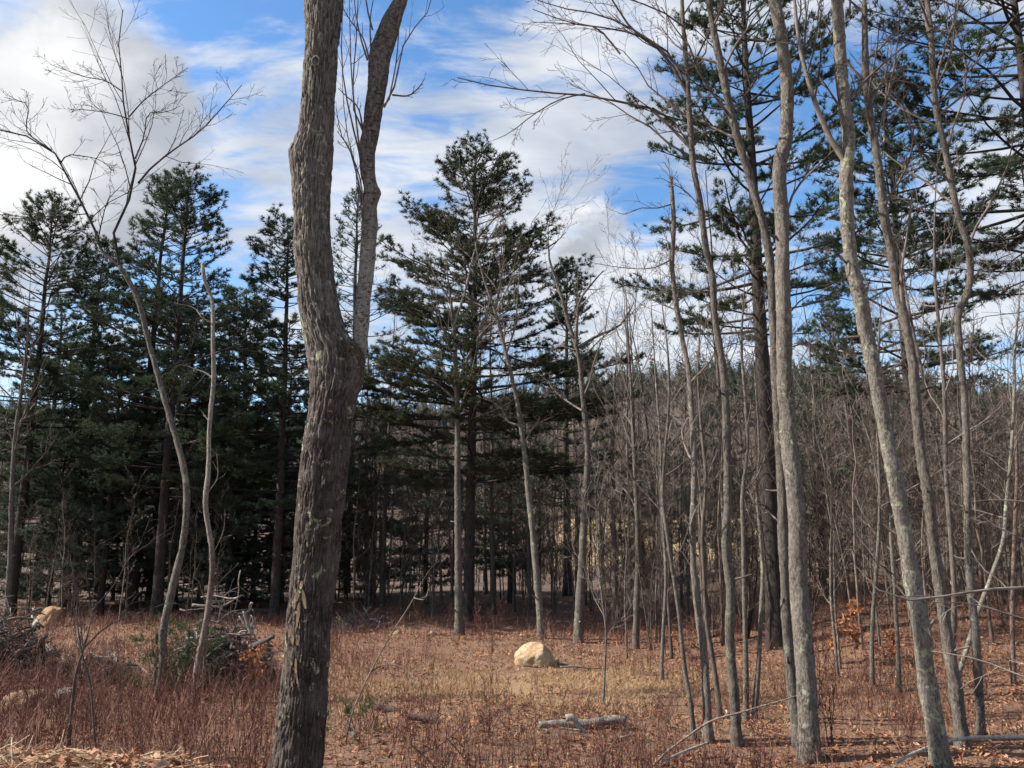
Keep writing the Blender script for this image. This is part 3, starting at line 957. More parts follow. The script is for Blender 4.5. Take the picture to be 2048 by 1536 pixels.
# ------------------------------------------------------------------ traced bare trees
def bare_tree(name, label, trace, w0, w1, Y=None, mat=M_GREY, twig=M_TWIG, seed=0, t0=.45, nl=11, ratio=.32, levels=3, k2=6, k3=5, up=.12, limbs=(), cat='tree', group=None, sides=10, up_px=None, ang=.75, rmin=.0035, flare=1.5, fine=True, droop=.45, noise=.025, sink=.12, lsc=.85):
    """trace: trunk pixels from the ground up; w0, w1: trunk width in pixels at the foot and the top; limbs: traced limbs (pixels, width)"""
    rng = np.random.default_rng(seed + 100)
    if Y is None:
        p0 = ground_px(*trace[0])
        Y = p0[1]
    else:
        p0 = at(*trace[0], Y)
    org = np.array((p0[0], Y, gz(p0[0], Y)))
    pts = np.array([at(x, y, Y) - org for x, y in trace])
    pts[0, 2] = min(pts[0, 2], 0)
    pts[:, 1] += np.concatenate([[0], np.cumsum(rng.normal(0, .06, len(pts) - 1))])
    w0, w1 = w0 * .88, w1 * .88
    r0, r1 = size(w0 / 2, trace[0][1], Y), size(w1 / 2, trace[-1][1], Y)
    s = np.concatenate([[0], np.cumsum(np.linalg.norm(np.diff(pts, axis=0), axis=1))])
    rr = r0 + (r1 - r0) * (s / s[-1]) ** .85
    n = max(24, int(s[-1] / (.04 if w0 >= 22 else .08 if w0 >= 15 else .16)))
    sides = sides if w0 < 22 else max(sides, 26)
    p, r = resample(pts, rr, n)
    if cat != 'dead tree' and seed != 1:
        r = r * (1 - .78 * sstep(np.linspace(0, 1, n), .72, 1))
    foot = np.exp(-np.linspace(0, s[-1], n) / .22)
    r = r * (1 + (flare - 1) * foot)
    p[0, 2] -= sink
    root = thing(name, org, label, cat, group)
    tv, tf = tubes(p[None], r[None], sides)
    nz = fbm(tv * np.array([7, 7, 2.2]) + seed, 3, seed)
    cen = np.repeat(p, sides, 0)
    if noise:
        n2 = fbm(tv * np.array([26, 26, 11]) + seed, 3, seed + 4)
        n3 = np.exp(-(fbm(tv * np.array([17, 17, 5]) + seed, 2, seed + 8) / .16) ** 2)
        tv = tv + (tv - cen) * (nz * .10)[:, None] + unit(tv - cen) * ((.007 * n2 - .010 * n3) * min(1, r0 / .1))[:, None]
    # cap
    top = len(tv)
    tv = np.concatenate([tv, p[-1:] + np.array([[0, 0, r[-1] * .8]])])
    ring = np.arange(top - sides, top)
    cap = np.stack([ring, np.roll(ring, -1), np.full(sides, top)], -1)
    link('trunk', mesh_np('trunk', tv, [tf, cap], mat), root)
    ch = []
    if w0 >= 12 and noise:
        sp = grow(p[None], r[None], 7, .05, .6, 1.15, .022, rng, P=4, up=.05, rr=.3, rend=.55, rmin=.006, keep=.85)
        ch.append(tubes(*sp, 5))
    L1p, L1r = [], []
    for lm, lw in limbs:
        q = np.array([at(x, y, Y) - org for x, y in lm])
        dy = np.cumsum(rng.normal(0, .10, len(q)))
        q[:, 1] += np.interp(q[0, 2], p[:, 2], p[:, 1]) + dy - dy[0]
        qr = size(lw * lsc / 2, lm[0][1], Y) * np.linspace(1, .3, len(q))
        q, qr = resample(q, qr, 9)
        L1p.append(q)
        L1r.append(qr)
    if L1p:
        a, b = np.array(L1p), np.maximum(np.array(L1r), rmin)
        if nl == 0 and levels <= 2:
            for aa, bb in zip(a, b):
                g2 = grow(aa[None], bb[None], k2, .18, 1, .65, .42, rng, P=5, up=.06, rr=.55, rmin=rmin)
                bv, bf = merge([tubes(aa[None], bb[None], 6), tubes(*g2, 4)])
                link('branch', mesh_np('branch', bv, bf, twig), root)
            return root
        for aa, bb in zip(a, b):
            lv, lf = tubes(aa[None], bb[None], 7)
            link('limb', mesh_np('limb', lv, [lf], twig), root)
    if nl:
        g = grow(p[None], r[None], nl, t0, .99, ang, ratio, rng, P=7, up=up, rr=.42, rend=.25, rmin=rmin, keep=1, droop=droop)
        ch.append(tubes(*g, 5))
        if L1p:
            g9 = np.stack([np.stack([np.interp(np.linspace(0, 1, 9), np.linspace(0, 1, 7), g[0][i, :, j]) for j in range(3)], -1) for i in range(len(g[0]))])
            r9 = np.stack([np.interp(np.linspace(0, 1, 9), np.linspace(0, 1, 7), x) for x in g[1]])
            l1 = (np.concatenate([a, g9]), np.concatenate([b, r9]))
        else:
            l1 = g
    elif L1p:
        l1 = (a, b)
    else:
        l1 = None
    if l1 is not None and levels > 1:
        l2 = grow(*l1, k2, .18, 1, .65, .42, rng, P=5, up=.06, rr=.55, rmin=rmin)
        ch.append(tubes(*l2, 4))
        if levels > 2:
            l3 = grow(*l2, k3, .2, 1, .65, .5, rng, P=4, up=.04, rr=.6, rmin=rmin * .9)
            ch.append(tubes(*l3, 3))
            if levels > 3:
                l4 = grow(*l3, 2, .2, 1, .7, .5, rng, P=3, up=.03, rr=.7, rmin=rmin * .8)
                ch.append(tubes(*l4, 3))
    if ch:
        bv, bf = merge(ch)
        link('crown', mesh_np('branches', bv, bf, twig), root)
    return root


# left: curved slender tree, forked high
bare_tree('bare_tree', 'slender curved grey tree on the left, forking into two fine crowns',
          [(316, 1398), (328, 1330), (334, 1262), (350, 1180), (368, 1095), (378, 1012), (375, 960), (358, 900), (335, 830), (314, 760), (290, 680), (275, 612), (258, 572), (236, 530)],
          19, 11, mat=M_GREY, twig=M_TWIGD, seed=1, nl=0, k2=12, k3=5, levels=4, rmin=.0036, flare=1.2, lsc=.75,
          limbs=[([(236, 530), (205, 505), (188, 488), (174, 455), (154, 403), (126, 362), (116, 325), (99, 297), (52, 273), (0, 262), (-60, 250)], 9),
                 ([(236, 530), (220, 508), (239, 451), (273, 364), (267, 314), (258, 256), (251, 212), (239, 147), (232, 99), (246, 20)], 8),
                 ([(273, 364), (300, 335), (340, 300), (400, 250), (440, 214), (484, 170)], 6),
                 ([(188, 488), (165, 460), (110, 448), (60, 432), (-10, 427)], 5), ([(116, 325), (135, 312), (165, 312), (195, 318), (230, 345)], 4),
                 ([(267, 314), (285, 270), (298, 225), (330, 225), (360, 210)], 4), ([(255, 230), (285, 205), (330, 180), (390, 155)], 4), ([(242, 180), (200, 150), (150, 135), (92, 120)], 4),
                 ([(257, 235), (215, 220), (160, 215), (125, 210)], 3.5), ([(99, 297), (55, 262), (62, 215), (20, 205)], 4), ([(310, 750), (345, 722), (400, 712), (460, 697), (520, 705), (590, 730)], 7), ([(345, 870), (352, 800), (366, 740)], 4),
                 ([(192, 480), (205, 440), (220, 400), (250, 380)], 4)])
bare_tree('dead_snag', 'pale broken-topped dead snag beside the curved grey tree',
          [(388, 1412), (392, 1340), (402, 1262), (412, 1185), (418, 1110), (406, 1000), (409, 950), (412, 850), (418, 750), (421, 680), (416, 620), (408, 580), (398, 550), (395, 519)],
          15, 8, Y=15.0, mat=M_SNAG, twig=M_TWIGP, seed=2, nl=0, levels=2, k2=3, flare=1.1, cat='dead tree',
          limbs=[([(418, 752), (390, 735), (355, 722), (330, 708)], 5), ([(410, 985), (430, 960), (432, 905)], 4), ([(415, 640), (400, 632), (380, 610), (340, 602)], 4), ([(412, 840), (396, 826), (388, 815)], 4), ([(405, 1200), (440, 1155), (470, 1130)], 3.5), ([(412, 1120), (440, 1060), (445, 1015)], 3.5)])
bare_tree('bare_tree', 'smooth grey trunk at the far left picture edge', [(14, 1228), (18, 1120), (24, 1000), (30, 870), (45, 780), (52, 700), (60, 620), (66, 540)], 15, 5, Y=26.5, seed=3, t0=.35, nl=12, mat=M_GREY, twig=M_TWIGP)
# centre
bare_tree('bare_tree', 'grey tree standing directly before the central pine trunk',
          [(918, 1272), (917, 1180), (916, 1080), (915, 980), (915, 880), (914, 800), (911, 720), (907, 650), (900, 590), (893, 530), (898, 470)], 21, 6, Y=24.0, seed=4, t0=.5, nl=9, ratio=.3, levels=4, k2=9, k3=7, mat=M_GREY, twig=M_TWIGP,
          limbs=[([(914, 790), (900, 760), (870, 715), (835, 670)], 7), ([(915, 770), (935, 720), (950, 690), (985, 650), (1030, 640)], 8), ([(906, 650), (930, 580), (945, 510), (960, 450)], 7), ([(911, 800), (870, 765), (820, 745), (770, 735)], 6),
                 ([(916, 850), (960, 830), (1000, 815), (1040, 790)], 5), ([(900, 600), (870, 550), (850, 500)], 6)])
bare_tree('bare_tree', 'pale lichened trunk leaning left behind the tan boulder',
          [(1084, 1288), (1078, 1200), (1070, 1110), (1060, 1010), (1046, 880), (1032, 790), (1012, 705), (992, 625), (965, 545), (950, 480), (945, 420)], 19, 5, Y=23.2, seed=5, t0=.55, nl=9, levels=4, k2=9, k3=6, mat=M_PALE, twig=M_TWIGP,
          limbs=[([(1040, 850), (1015, 840), (1005, 818), (980, 800)], 6), ([(1012, 705), (1030, 650), (1035, 590), (1040, 520)], 6), ([(1046, 890), (1070, 850), (1110, 830)], 5), ([(990, 620), (1000, 560), (1010, 490), (1000, 430)], 6)])
bare_tree('bare_tree', 'forked tree with broken stubs right of the tan boulder',
          [(1155, 1302), (1160, 1210), (1166, 1100), (1171, 1000), (1176, 900), (1168, 810), (1156, 705), (1138, 645), (1118, 572), (1100, 520), (1090, 470), (1062, 455), (1080, 425), (1094, 398)], 24, 4, Y=22.6, seed=6, t0=.45, nl=10, levels=4, k2=7, k3=5, mat=M_GREY, twig=M_TWIG,
          limbs=[([(1152, 695), (1154, 640), (1160, 600), (1185, 565), (1207, 540)], 9), ([(1174, 905), (1190, 870), (1218, 822)], 8), ([(1154, 696), (1190, 672), (1240, 650), (1262, 618), (1270, 600)], 8), ([(1150, 700), (1120, 690), (1098, 700)], 6), ([(1091, 495), (1110, 485), (1132, 466)], 5)])
bare_tree('bare_tree', 'straight grey trunk alone right of the forked tree', [(1271, 1322), (1273, 1220), (1275, 1110), (1272, 1010), (1268, 900), (1262, 780), (1256, 680), (1252, 600), (1250, 520)], 17, 4, Y=21.8, seed=7, t0=.35, nl=16, levels=4, mat=M_GREY, twig=M_TWIG)
bare_tree('sapling', 'thin crooked sapling in front of the straight grey trunk', [(1205, 1425), (1212, 1340), (1214, 1260), (1208, 1200), (1200, 1110), (1196, 1020), (1190, 930)], 6, 2.5, Y=14.5, seed=8, t0=.25, nl=12, ratio=.28, levels=3, mat=M_GREY, twig=M_TWIGP, cat='sapling')
bare_tree('bare_tree', 'dark trunk seen between forked tree and straight grey trunk', [(1228, 1262), (1230, 1150), (1228, 1040), (1226, 900), (1230, 780), (1236, 660)], 13, 4, Y=26, seed=9, t0=.4, nl=11, mat=M_DARK, twig=M_TWIG)
# right group
bare_tree('bare_tree', 'thin bowed trunk leftmost of the right hand clump', [(1388, 1478), (1378, 1400), (1369, 1340), (1356, 1223), (1344, 1140), (1334, 1085), (1326, 1000), (1330, 900), (1338, 800), (1334, 700), (1326, 600), (1322, 520)], 12, 4, Y=12.6, seed=12, t0=.45, nl=11, ratio=.22, levels=4, mat=M_GREY, twig=M_TWIG)
bare_tree('dead_snag', 'trunk with flat snapped-off top in the right hand clump', [(1416, 1474), (1411, 1314), (1398, 1209), (1389, 1105), (1387, 1000), (1390, 923), (1389, 826), (1386, 728), (1374, 663), (1361, 598), (1354, 516), (1354, 440), (1347, 343)], 19, 10, Y=12.5, seed=13, t0=.3, nl=9, ratio=.14, levels=3, mat=M_GREY, twig=M_TWIG, cat='dead tree',
          limbs=[([(1353, 395), (1320, 405), (1285, 400), (1255, 410), (1240, 395)], 3.5), ([(1356, 500), (1320, 520), (1260, 515), (1190, 505)], 4)])
bare_tree('bare_tree', 'tall wavy trunk right of the snapped-off trunk', [(1474, 1478), (1466, 1384), (1458, 1279), (1457, 1175), (1450, 1105), (1457, 1000), (1456, 923), (1453, 826), (1446, 728), (1430, 630), (1420, 532), (1414, 513), (1400, 410), (1386, 325), (1380, 222), (1372, 130), (1362, 30), (1355, -80), (1345, -260)], 24, 9, Y=12.4, seed=14, t0=.6, nl=12, ratio=.2, levels=4, mat=M_GREY, twig=M_TWIG,
          limbs=[([(1386, 300), (1360, 265), (1325, 240), (1305, 215), (1225, 192), (1180, 184), (1075, 180), (1035, 172), (975, 162), (915, 155)], 8), ([(1170, 186), (1120, 205), (1070, 235), (1010, 270), (985, 280)], 4), ([(1305, 215), (1340, 225), (1385, 300)], 7), ([(1240, 110), (1190, 60), (1130, 40), (1060, 30)], 5),
                 ([(1378, 190), (1320, 100), (1270, 60), (1220, 0), (1190, -40)], 8), ([(1376, 180), (1330, 90), (1240, 65), (1150, 55), (1065, 25)], 6), ([(1374, 150), (1300, 80), (1200, 30), (1120, 10), (1050, -20)], 6), ([(1384, 290), (1362, 260), (1312, 258)], 5), ([(1402, 420), (1370, 385), (1320, 365)], 4)])
bare_tree('bare_tree', 'steep grey stem leaning left onto the straight thick trunk', [(1600, 1508), (1580, 1300), (1565, 1100), (1556, 900), (1550, 760), (1544, 620), (1532, 500), (1499, 369), (1479, 308), (1458, 239), (1441, 171), (1424, 85), (1409, 0), (1395, -100), (1380, -250)], 26, 14, Y=12.2, seed=15, t0=.62, nl=10, ratio=.2, levels=4, mat=M_GREY, twig=M_TWIG)
bare_tree('bare_tree', 'thick straight light grey trunk in the right hand group', [(1618, 1512), (1615, 1436), (1608, 1314), (1598, 1175), (1590, 1035), (1583, 960), (1580, 900), (1576, 826), (1568, 744), (1565, 663), (1562, 533), (1564, 427), (1559, 325), (1570, 285), (1573, 171), (1562, 85), (1546, 0), (1530, -120), (1520, -300), (1512, -520)], 47, 19, Y=11.6, seed=16, t0=.7, nl=12, ratio=.22, levels=4, mat=M_GREY, twig=M_TWIG, sides=28, flare=1.4,
          limbs=[([(1572, 190), (1600, 140), (1612, 60), (1615, -40)], 10), ([(1562, 480), (1590, 380), (1640, 330), (1680, 290)], 7), ([(1568, 700), (1600, 690), (1640, 705), (1690, 720)], 4), ([(1566, 640), (1620, 590), (1680, 600), (1720, 620)], 4)])
bare_tree('bare_tree', 'thick lichened trunk leaning left at the right', [(1884, 1550), (1871, 1454), (1856, 1349), (1839, 1244), (1825, 1140), (1808, 1035), (1796, 980), (1780, 891), (1767, 809), (1748, 728), (1735, 663), (1721, 598), (1708, 533), (1700, 470), (1697, 400), (1695, 342), (1702, 274), (1692, 205), (1679, 103), (1666, 0), (1650, -130), (1640, -320), (1630, -520)], 42, 22, Y=10.9, seed=17, t0=.7, nl=12, ratio=.22, levels=4, mat=M_PALE, twig=M_TWIG, sides=26, flare=1.35,
          limbs=[([(1700, 330), (1660, 270), (1625, 180), (1600, 90), (1590, 0), (1580, -120)], 16), ([(1690, 210), (1740, 150), (1800, 100), (1870, 60), (1930, 10)], 7), ([(1690, 220), (1640, 160), (1610, 130)], 6), ([(1750, 735), (1780, 755), (1820, 770)], 5), ([(1710, 540), (1660, 500), (1610, 510)], 5)])
bare_tree('bare_tree', 'grey trunk close behind the lichened leaning trunk', [(1928, 1510), (1908, 1370), (1890, 1250), (1870, 1110), (1850, 1000), (1836, 910), (1826, 826), (1816, 728), (1806, 663), (1790, 581), (1777, 500), (1760, 444), (1746, 342), (1736, 274), (1727, 190), (1720, 80), (1715, -60), (1710, -240)], 30, 12, Y=12.0, seed=18, t0=.55, nl=12, ratio=.22, levels=4, mat=M_GREY, twig=M_TWIG,
          limbs=[([(1800, 640), (1790, 560), (1800, 480), (1805, 400)], 9), ([(1740, 300), (1760, 220), (1775, 130), (1780, 30)], 6)])
bare_tree('bare_tree', 'kinked tall trunk nearest the right picture edge', [(1962, 1482), (1950, 1300), (1941, 1105), (1936, 1035), (1933, 923), (1929, 793), (1920, 695), (1921, 630), (1940, 578), (1947, 545), (1940, 510), (1917, 427), (1900, 342), (1886, 291), (1869, 222), (1859, 171), (1849, 68), (1842, 0), (1835, -120), (1828, -300)], 20, 12, Y=12.6, seed=19, t0=.5, nl=14, ratio=.22, levels=4, mat=M_GREY, twig=M_TWIG,
          limbs=[([(1862, 190), (1885, 110), (1900, 50), (1905, -60)], 8), ([(1868, 215), (1930, 150), (1980, 90), (2040, 20)], 6), ([(1872, 235), (1930, 190), (2000, 140), (2080, 80)], 6), ([(1855, 110), (1800, 95), (1740, 100), (1705, 95)], 4), ([(1940, 560), (1985, 525), (2040, 500)], 4), ([(1868, 220), (1820, 180), (1780, 170), (1715, 190)], 4)])
bare_tree('sapling', 'mossy pale stem leaning right across the right hand trunks', [(1896, 1378), (1930, 1300), (1955, 1230), (1985, 1150), (2005, 1080), (2017, 1021), (2023, 920), (2028, 800), (2035, 700), (2042, 600), (2045, 500)], 12, 5, Y=14.6, seed=20, t0=.4, nl=10, ratio=.25, levels=3, mat=M_PALE, twig=M_TWIGP, cat='sapling')
bare_tree('bare_tree', 'narrow trunk right of the tall wavy trunk', [(1492, 1440), (1488, 1330), (1484, 1200), (1482, 1080), (1482, 1000), (1490, 900), (1486, 800), (1478, 700), (1482, 600), (1490, 480)], 13, 5, Y=13.6, seed=22, t0=.4, nl=12, ratio=.26, levels=4, k2=7, k3=5, mat=M_GREY, twig=M_TWIG)
bare_tree('bare_tree', 'wavering thin trunk left of the thick straight trunk', [(1508, 1440), (1516, 1314), (1520, 1210), (1525, 1150), (1520, 1060), (1516, 1000), (1522, 900), (1514, 780), (1505, 660)], 13, 4, Y=13.8, seed=23, t0=.4, nl=12, ratio=.26, levels=4, k2=7, k3=5, mat=M_PALE, twig=M_TWIG)
bare_tree('bare_tree', 'dark double-curved trunk behind the snapped-off trunk', [(1442, 1440), (1430, 1350), (1412, 1240), (1405, 1160), (1400, 1060), (1408, 960), (1400, 860), (1392, 760), (1400, 640), (1410, 560)], 12, 5, Y=13.8, seed=24, t0=.4, nl=11, ratio=.26, levels=4, k2=7, k3=5, mat=M_DARK, twig=M_TWIG)
bare_tree('bare_tree', 'thin straight trunk between the two thick right hand trunks', [(1745, 1400), (1738, 1250), (1740, 1120), (1745, 1000), (1740, 880), (1738, 760), (1742, 640), (1750, 520)], 11, 4, Y=16.0, seed=25, t0=.35, nl=13, ratio=.26, levels=4, k2=7, k3=5, mat=M_GREY, twig=M_TWIG)
bare_tree('bare_tree', 'slim trunk just left of the lichened leaning trunk', [(1800, 1420), (1796, 1300), (1790, 1180), (1788, 1050), (1790, 920), (1794, 800), (1800, 690)], 12, 4, Y=15.5, seed=26, t0=.3, nl=13, ratio=.26, levels=4, k2=7, k3=5, mat=M_GREY, twig=M_TWIG)
bare_tree('bare_tree', 'grey trunk between lichened trunk and kinked trunk', [(1902, 1420), (1900, 1300), (1896, 1180), (1890, 1060), (1880, 930), (1872, 800), (1868, 680), (1862, 560), (1858, 430), (1864, 300)], 15, 5, Y=15.0, seed=27, t0=.4, nl=13, ratio=.26, levels=4, k2=7, k3=5, mat=M_DARK, twig=M_TWIG)
bare_tree('bare_tree', 'reddish thin trunk at the right picture edge', [(2030, 1440), (2026, 1250), (2024, 1080), (2026, 940), (2024, 826), (2030, 700), (2040, 560)], 13, 5, Y=15.5, seed=28, t0=.4, nl=12, ratio=.26, levels=4, k2=7, k3=5, mat=M_RUST, twig=M_TWIG)
bare_tree('bare_tree', 'thin trunk left of the snapped-off trunk, crown against sky', [(1322, 1390), (1326, 1280), (1330, 1150), (1322, 1010), (1318, 880), (1310, 760), (1302, 640), (1296, 540)], 10, 3, Y=17.0, seed=29, t0=.4, nl=13, ratio=.28, levels=4, k2=8, k3=6, mat=M_GREY, twig=M_TWIG)
bare_tree('sapling', 'leaning bare pole right of the big forked trunk', [(690, 1482), (705, 1425), (722, 1382), (740, 1346), (780, 1272), (825, 1200), (842, 1165), (858, 1140), (876, 1122)], 4.4, 2, Y=12.3, seed=30, nl=0, levels=2, k2=2, mat=M_DEAD, twig=M_TWIGP, cat='sapling', flare=1.0, noise=0,
          limbs=[([(740, 1346), (758, 1334), (785, 1329), (812, 1340), (840, 1356)], 4), ([(827, 1196), (840, 1198), (852, 1196), (858, 1175)], 2.5)])
bare_tree('shrub', 'dark two-stemmed shrub in the left foreground, taller stem', [(137, 1512), (140, 1460), (140, 1394), (150, 1345), (164, 1304), (171, 1244), (167, 1209)], 9, 4, Y=11.2, seed=31, nl=0, levels=3, k2=5, k3=3, mat=M_DARK, twig=M_TWIGD, cat='shrub', flare=1.05,
          limbs=[([(166, 1298), (202, 1258), (244, 1237), (286, 1223), (330, 1205)], 4), ([(168, 1215), (175, 1122), (190, 1095), (213, 1073)], 3.5), ([(172, 1224), (223, 1168), (279, 1105), (339, 1066)], 3.5), ([(165, 1300), (158, 1240), (150, 1180), (140, 1130)], 3)])
bare_tree('shrub', 'thin dark stem crossing the two-stemmed shrub, left foreground', [(196, 1540), (186, 1450), (178, 1370), (169, 1300), (160, 1230), (158, 1160)], 6, 2.5, Y=11.0, seed=32, nl=4, ratio=.25, levels=3, mat=M_DARK, twig=M_TWIGD, cat='shrub', flare=1.0)
bare_tree('sapling', 'bare sapling just past the right edge, twigs reaching in', [(2150, 1560), (2145, 1400), (2140, 1250), (2135, 1100), (2140, 950)], 22, 12, Y=9.6, seed=33, nl=6, ratio=.2, levels=3, k2=3, k3=2, mat=M_PALE, twig=M_TWIGP, cat='sapling', flare=1.0,
          limbs=[([(2140, 1165), (2048, 1172), (1950, 1176), (1850, 1190), (1790, 1196), (1740, 1175), (1704, 1132)], 8), ([(2145, 1260), (2048, 1237), (1960, 1211), (1856, 1203)], 6), ([(2148, 1390), (2048, 1355), (1960, 1320), (1882, 1308)], 6), ([(2140, 1130), (2048, 1090), (1990, 1060), (1922, 1036)], 6), ([(2138, 1050), (2070, 1012), (1990, 1000), (1930, 1004)], 5)])


# ------------------------------------------------------------------ wood behind the clearing
def proto_tree(seed, H, r, nl=14, t0=.3, ratio=.26, levels=3, k2=6, k3=4, stems=1, wob=.05, up=.12, rmin=.005, mat=M_GREY, twig=M_TWIG, spread=.0, sides=7):
    rng = np.random.default_rng(seed)
    n = 14
    P, Rr = [], []
    for s in range(stems):
        t = np.linspace(0, 1, n)
        lean = rng.normal(0, 1, 2) * spread * H
        w = np.cumsum(rng.normal(0, wob, (n, 2)), 0) * t[:, None]
        hh = H * (1 if s == 0 else rng.uniform(.6, .95))
        st = rng.normal(0, .05 if stems > 1 else 0, 2)
        P.append(np.stack([st[0] + w[:, 0] + lean[0] * t, st[1] + w[:, 1] + lean[1] * t, t * hh - .1], -1))
        Rr.append(np.maximum(r * (1 - t * .86) * (1 if s == 0 else .8), rmin))
    P, Rr = np.array(P), np.array(Rr)
    Rr[:, 0] *= 1.3
    tv, tf = tubes(P, Rr, sides)
    l1 = grow(P, Rr, nl, t0, 1, .8, ratio, rng, P=6, up=up, rr=.45, rend=.3, rmin=rmin, keep=1)
    ch = [tubes(*l1, 4)]
    l2 = grow(*l1, k2, .2, 1, .7, .45, rng, P=4, up=.06, rr=.55, rmin=rmin * .9)
    ch.append(tubes(*l2, 3))
    if levels > 2:
        l3 = grow(*l2, k3, .2, 1, .7, .5, rng, P=3, up=.04, rr=.6, rmin=rmin * .8)
        ch.append(tubes(*l3, 3))
    bv, bf = merge(ch)
    return mesh_np('wood_trunk', tv, [tf], mat), mesh_np('wood_twigs', bv, bf, twig)


MARKS = [(-200, 'at the left picture edge'), (60, 'behind the left boulder'), (210, 'behind the curved grey tree'), (400, 'behind the root brush pile'), (540, 'beside the big forked trunk'), (720, 'right of the big trunk'), (830, 'left of the central pine'),
         (950, 'right of the central pine'), (1050, 'behind the tan boulder'), (1120, 'behind the forked tree'), (1220, 'by the straight grey trunk'), (1340, 'by the snapped-off trunk'), (1440, 'by the tall wavy trunk'), (1540, 'by the thick straight trunk'),
         (1680, 'left of the lichened trunk'), (1800, 'behind the lichened trunk'), (1900, 'by the kinked trunk'), (2000, 'at the right picture edge')]


def where(x, y):
    px = 1024 + F_PX * x / y
    w = [m for m in MARKS if m[0] <= px]
    return (w or MARKS)[-1][1] if w else MARKS[0][1]


def scatter(name, cat, label, group, protos, spots, s0, s1, seed):
    rng = np.random.default_rng(seed)
    for i, (x, y) in enumerate(spots):
        tm, cm = protos[i % len(protos)]
        s = rng.uniform(s0, s1)
        wh = where(x, y)
        o = thing(name, (x, y, gz(x, y)), label + ' ' + wh, cat, group + ' ' + wh)
        o.scale = (s, s, s * rng.uniform(.9, 1.15))
        o.rotation_euler = (rng.normal(0, .03), rng.normal(0, .03), rng.random() * 6.28)
        link('trunk' if cat != 'shrub' else 'stems', tm, o)
        link('crown' if cat != 'shrub' else 'twigs', cm, o)


def spots_px(n, px0, px1, y0, y1, seed, power=1.0):
    rng = np.random.default_rng(seed)
    out = []
    for i in range(n):
        y = y0 + (y1 - y0) * ((i + rng.random()) / n) ** power
        px = px0 + (px1 - px0) * rng.random()
        out.append(((px - 1024) / F_PX * y * 1.01, y))
    rng.shuffle(out)
    return [tuple(p) for p in out]


WOOD = [proto_tree(60, 13, .11, mat=M_DARK), proto_tree(61, 12, .09, mat=M_GREY, t0=.4), proto_tree(62, 14, .13, mat=M_DARK, t0=.35), proto_tree(63, 11, .08, mat=M_GREY, twig=M_TWIGP, wob=.08),
        proto_tree(64, 10, .07, mat=M_DARK, wob=.09, t0=.2)]
scatter('bare_tree', 'tree', 'thin bare trunk in the far shade', 'bare trees in the far shade', WOOD, spots_px(52, 640, 1300, 30, 64, 71), .75, 1.1, 1)
scatter('bare_tree', 'tree', 'dark bare trunk under the pines', 'bare trees under the pines', WOOD, spots_px(24, -60, 640, 30.5, 50, 72), .6, .85, 2)
scatter('bare_tree', 'tree', 'thin background trunk', 'thin background trunks', WOOD, spots_px(52, 1300, 2120, 19, 55, 73), .6, 1.0, 3)

M_BRUSH = plain_bark('brush_twigs', (0.045, 0.033, 0.028), (0.18, 0.14, 0.114), 3)
M_BRUSHR = plain_bark('red_brush_twigs', (0.075, 0.034, 0.028), (0.16, 0.085, 0.066))
THICK = [proto_tree(80, 4.6, .03, nl=12, t0=.15, ratio=.34, k2=6, k3=5, stems=3, spread=.10, mat=M_BRUSH, twig=M_BRUSH, sides=5, rmin=.005),
         proto_tree(81, 5.4, .035, nl=14, t0=.12, ratio=.32, k2=6, k3=5, stems=2, spread=.08, mat=M_GREY, twig=M_BRUSH, sides=5, rmin=.005),
         proto_tree(82, 3.6, .025, nl=10, t0=.1, ratio=.38, k2=6, k3=5, stems=4, spread=.14, mat=M_BRUSH, twig=M_BRUSH, sides=5, rmin=.005)]
FUZZ = [proto_tree(87, 7.0, .04, nl=20, t0=.14, ratio=.27, k2=8, k3=6, mat=M_GREY, twig=M_BRUSH, sides=5, rmin=.0055, wob=.06), proto_tree(88, 8.0, .045, nl=22, t0=.18, ratio=.25, k2=8, k3=6, mat=M_BRUSH, twig=M_BRUSH, sides=5, rmin=.0055, wob=.07), proto_tree(89, 6.0, .035, nl=16, t0=.1, ratio=.32, k2=8, k3=6, stems=2, spread=.07, mat=M_BRUSH, twig=M_TWIG, sides=5, rmin=.0055)]
scatter('thicket_tree', 'sapling', 'fine twiggy young tree', 'fine twiggy young trees', FUZZ, spots_px(30, 1480, 2120, 18, 38, 95) + spots_px(16, 1190, 1480, 20, 38, 97), .38, .85, 24)
scatter('thicket_tree', 'sapling', 'fine twiggy young tree in deep shade', 'fine twiggy young trees in deep shade', FUZZ, spots_px(26, 660, 1200, 29, 45, 96), .7, 1.1, 25)
SLIM = [proto_tree(84, 4.5, .028, nl=12, t0=.2, ratio=.24, k2=5, k3=4, mat=M_GREY, twig=M_BRUSH, sides=5, rmin=.005), proto_tree(85, 5.5, .032, nl=14, t0=.25, ratio=.2, k2=5, k3=4, mat=M_BRUSH, twig=M_BRUSH, sides=5, rmin=.005, wob=.06)]
scatter('thicket_shrub', 'shrub', 'tall brown twiggy thicket shrub', 'thicket shrubs', THICK, spots_px(64, 1460, 2130, 18.5, 44, 74, 1.0) + spots_px(18, 1220, 1460, 20, 44, 98), .5, 1.3, 4)
scatter('thicket_sapling', 'sapling', 'slim bare sapling in the thicket', 'slim saplings', SLIM, spots_px(46, 1200, 2130, 17, 36, 85), .8, 1.4, 14)
scatter('edge_sapling', 'sapling', 'slim grey sapling along the pine edge', 'slim saplings along the pine edge', SLIM, spots_px(20, -20, 590, 26.2, 29.5, 87), .6, 1.2, 16)
scatter('thicket_sapling', 'sapling', 'slim bare sapling in the dim wood', 'slim saplings in the dim wood', SLIM, spots_px(44, 640, 1260, 27.5, 42, 86), .7, 1.2, 15)
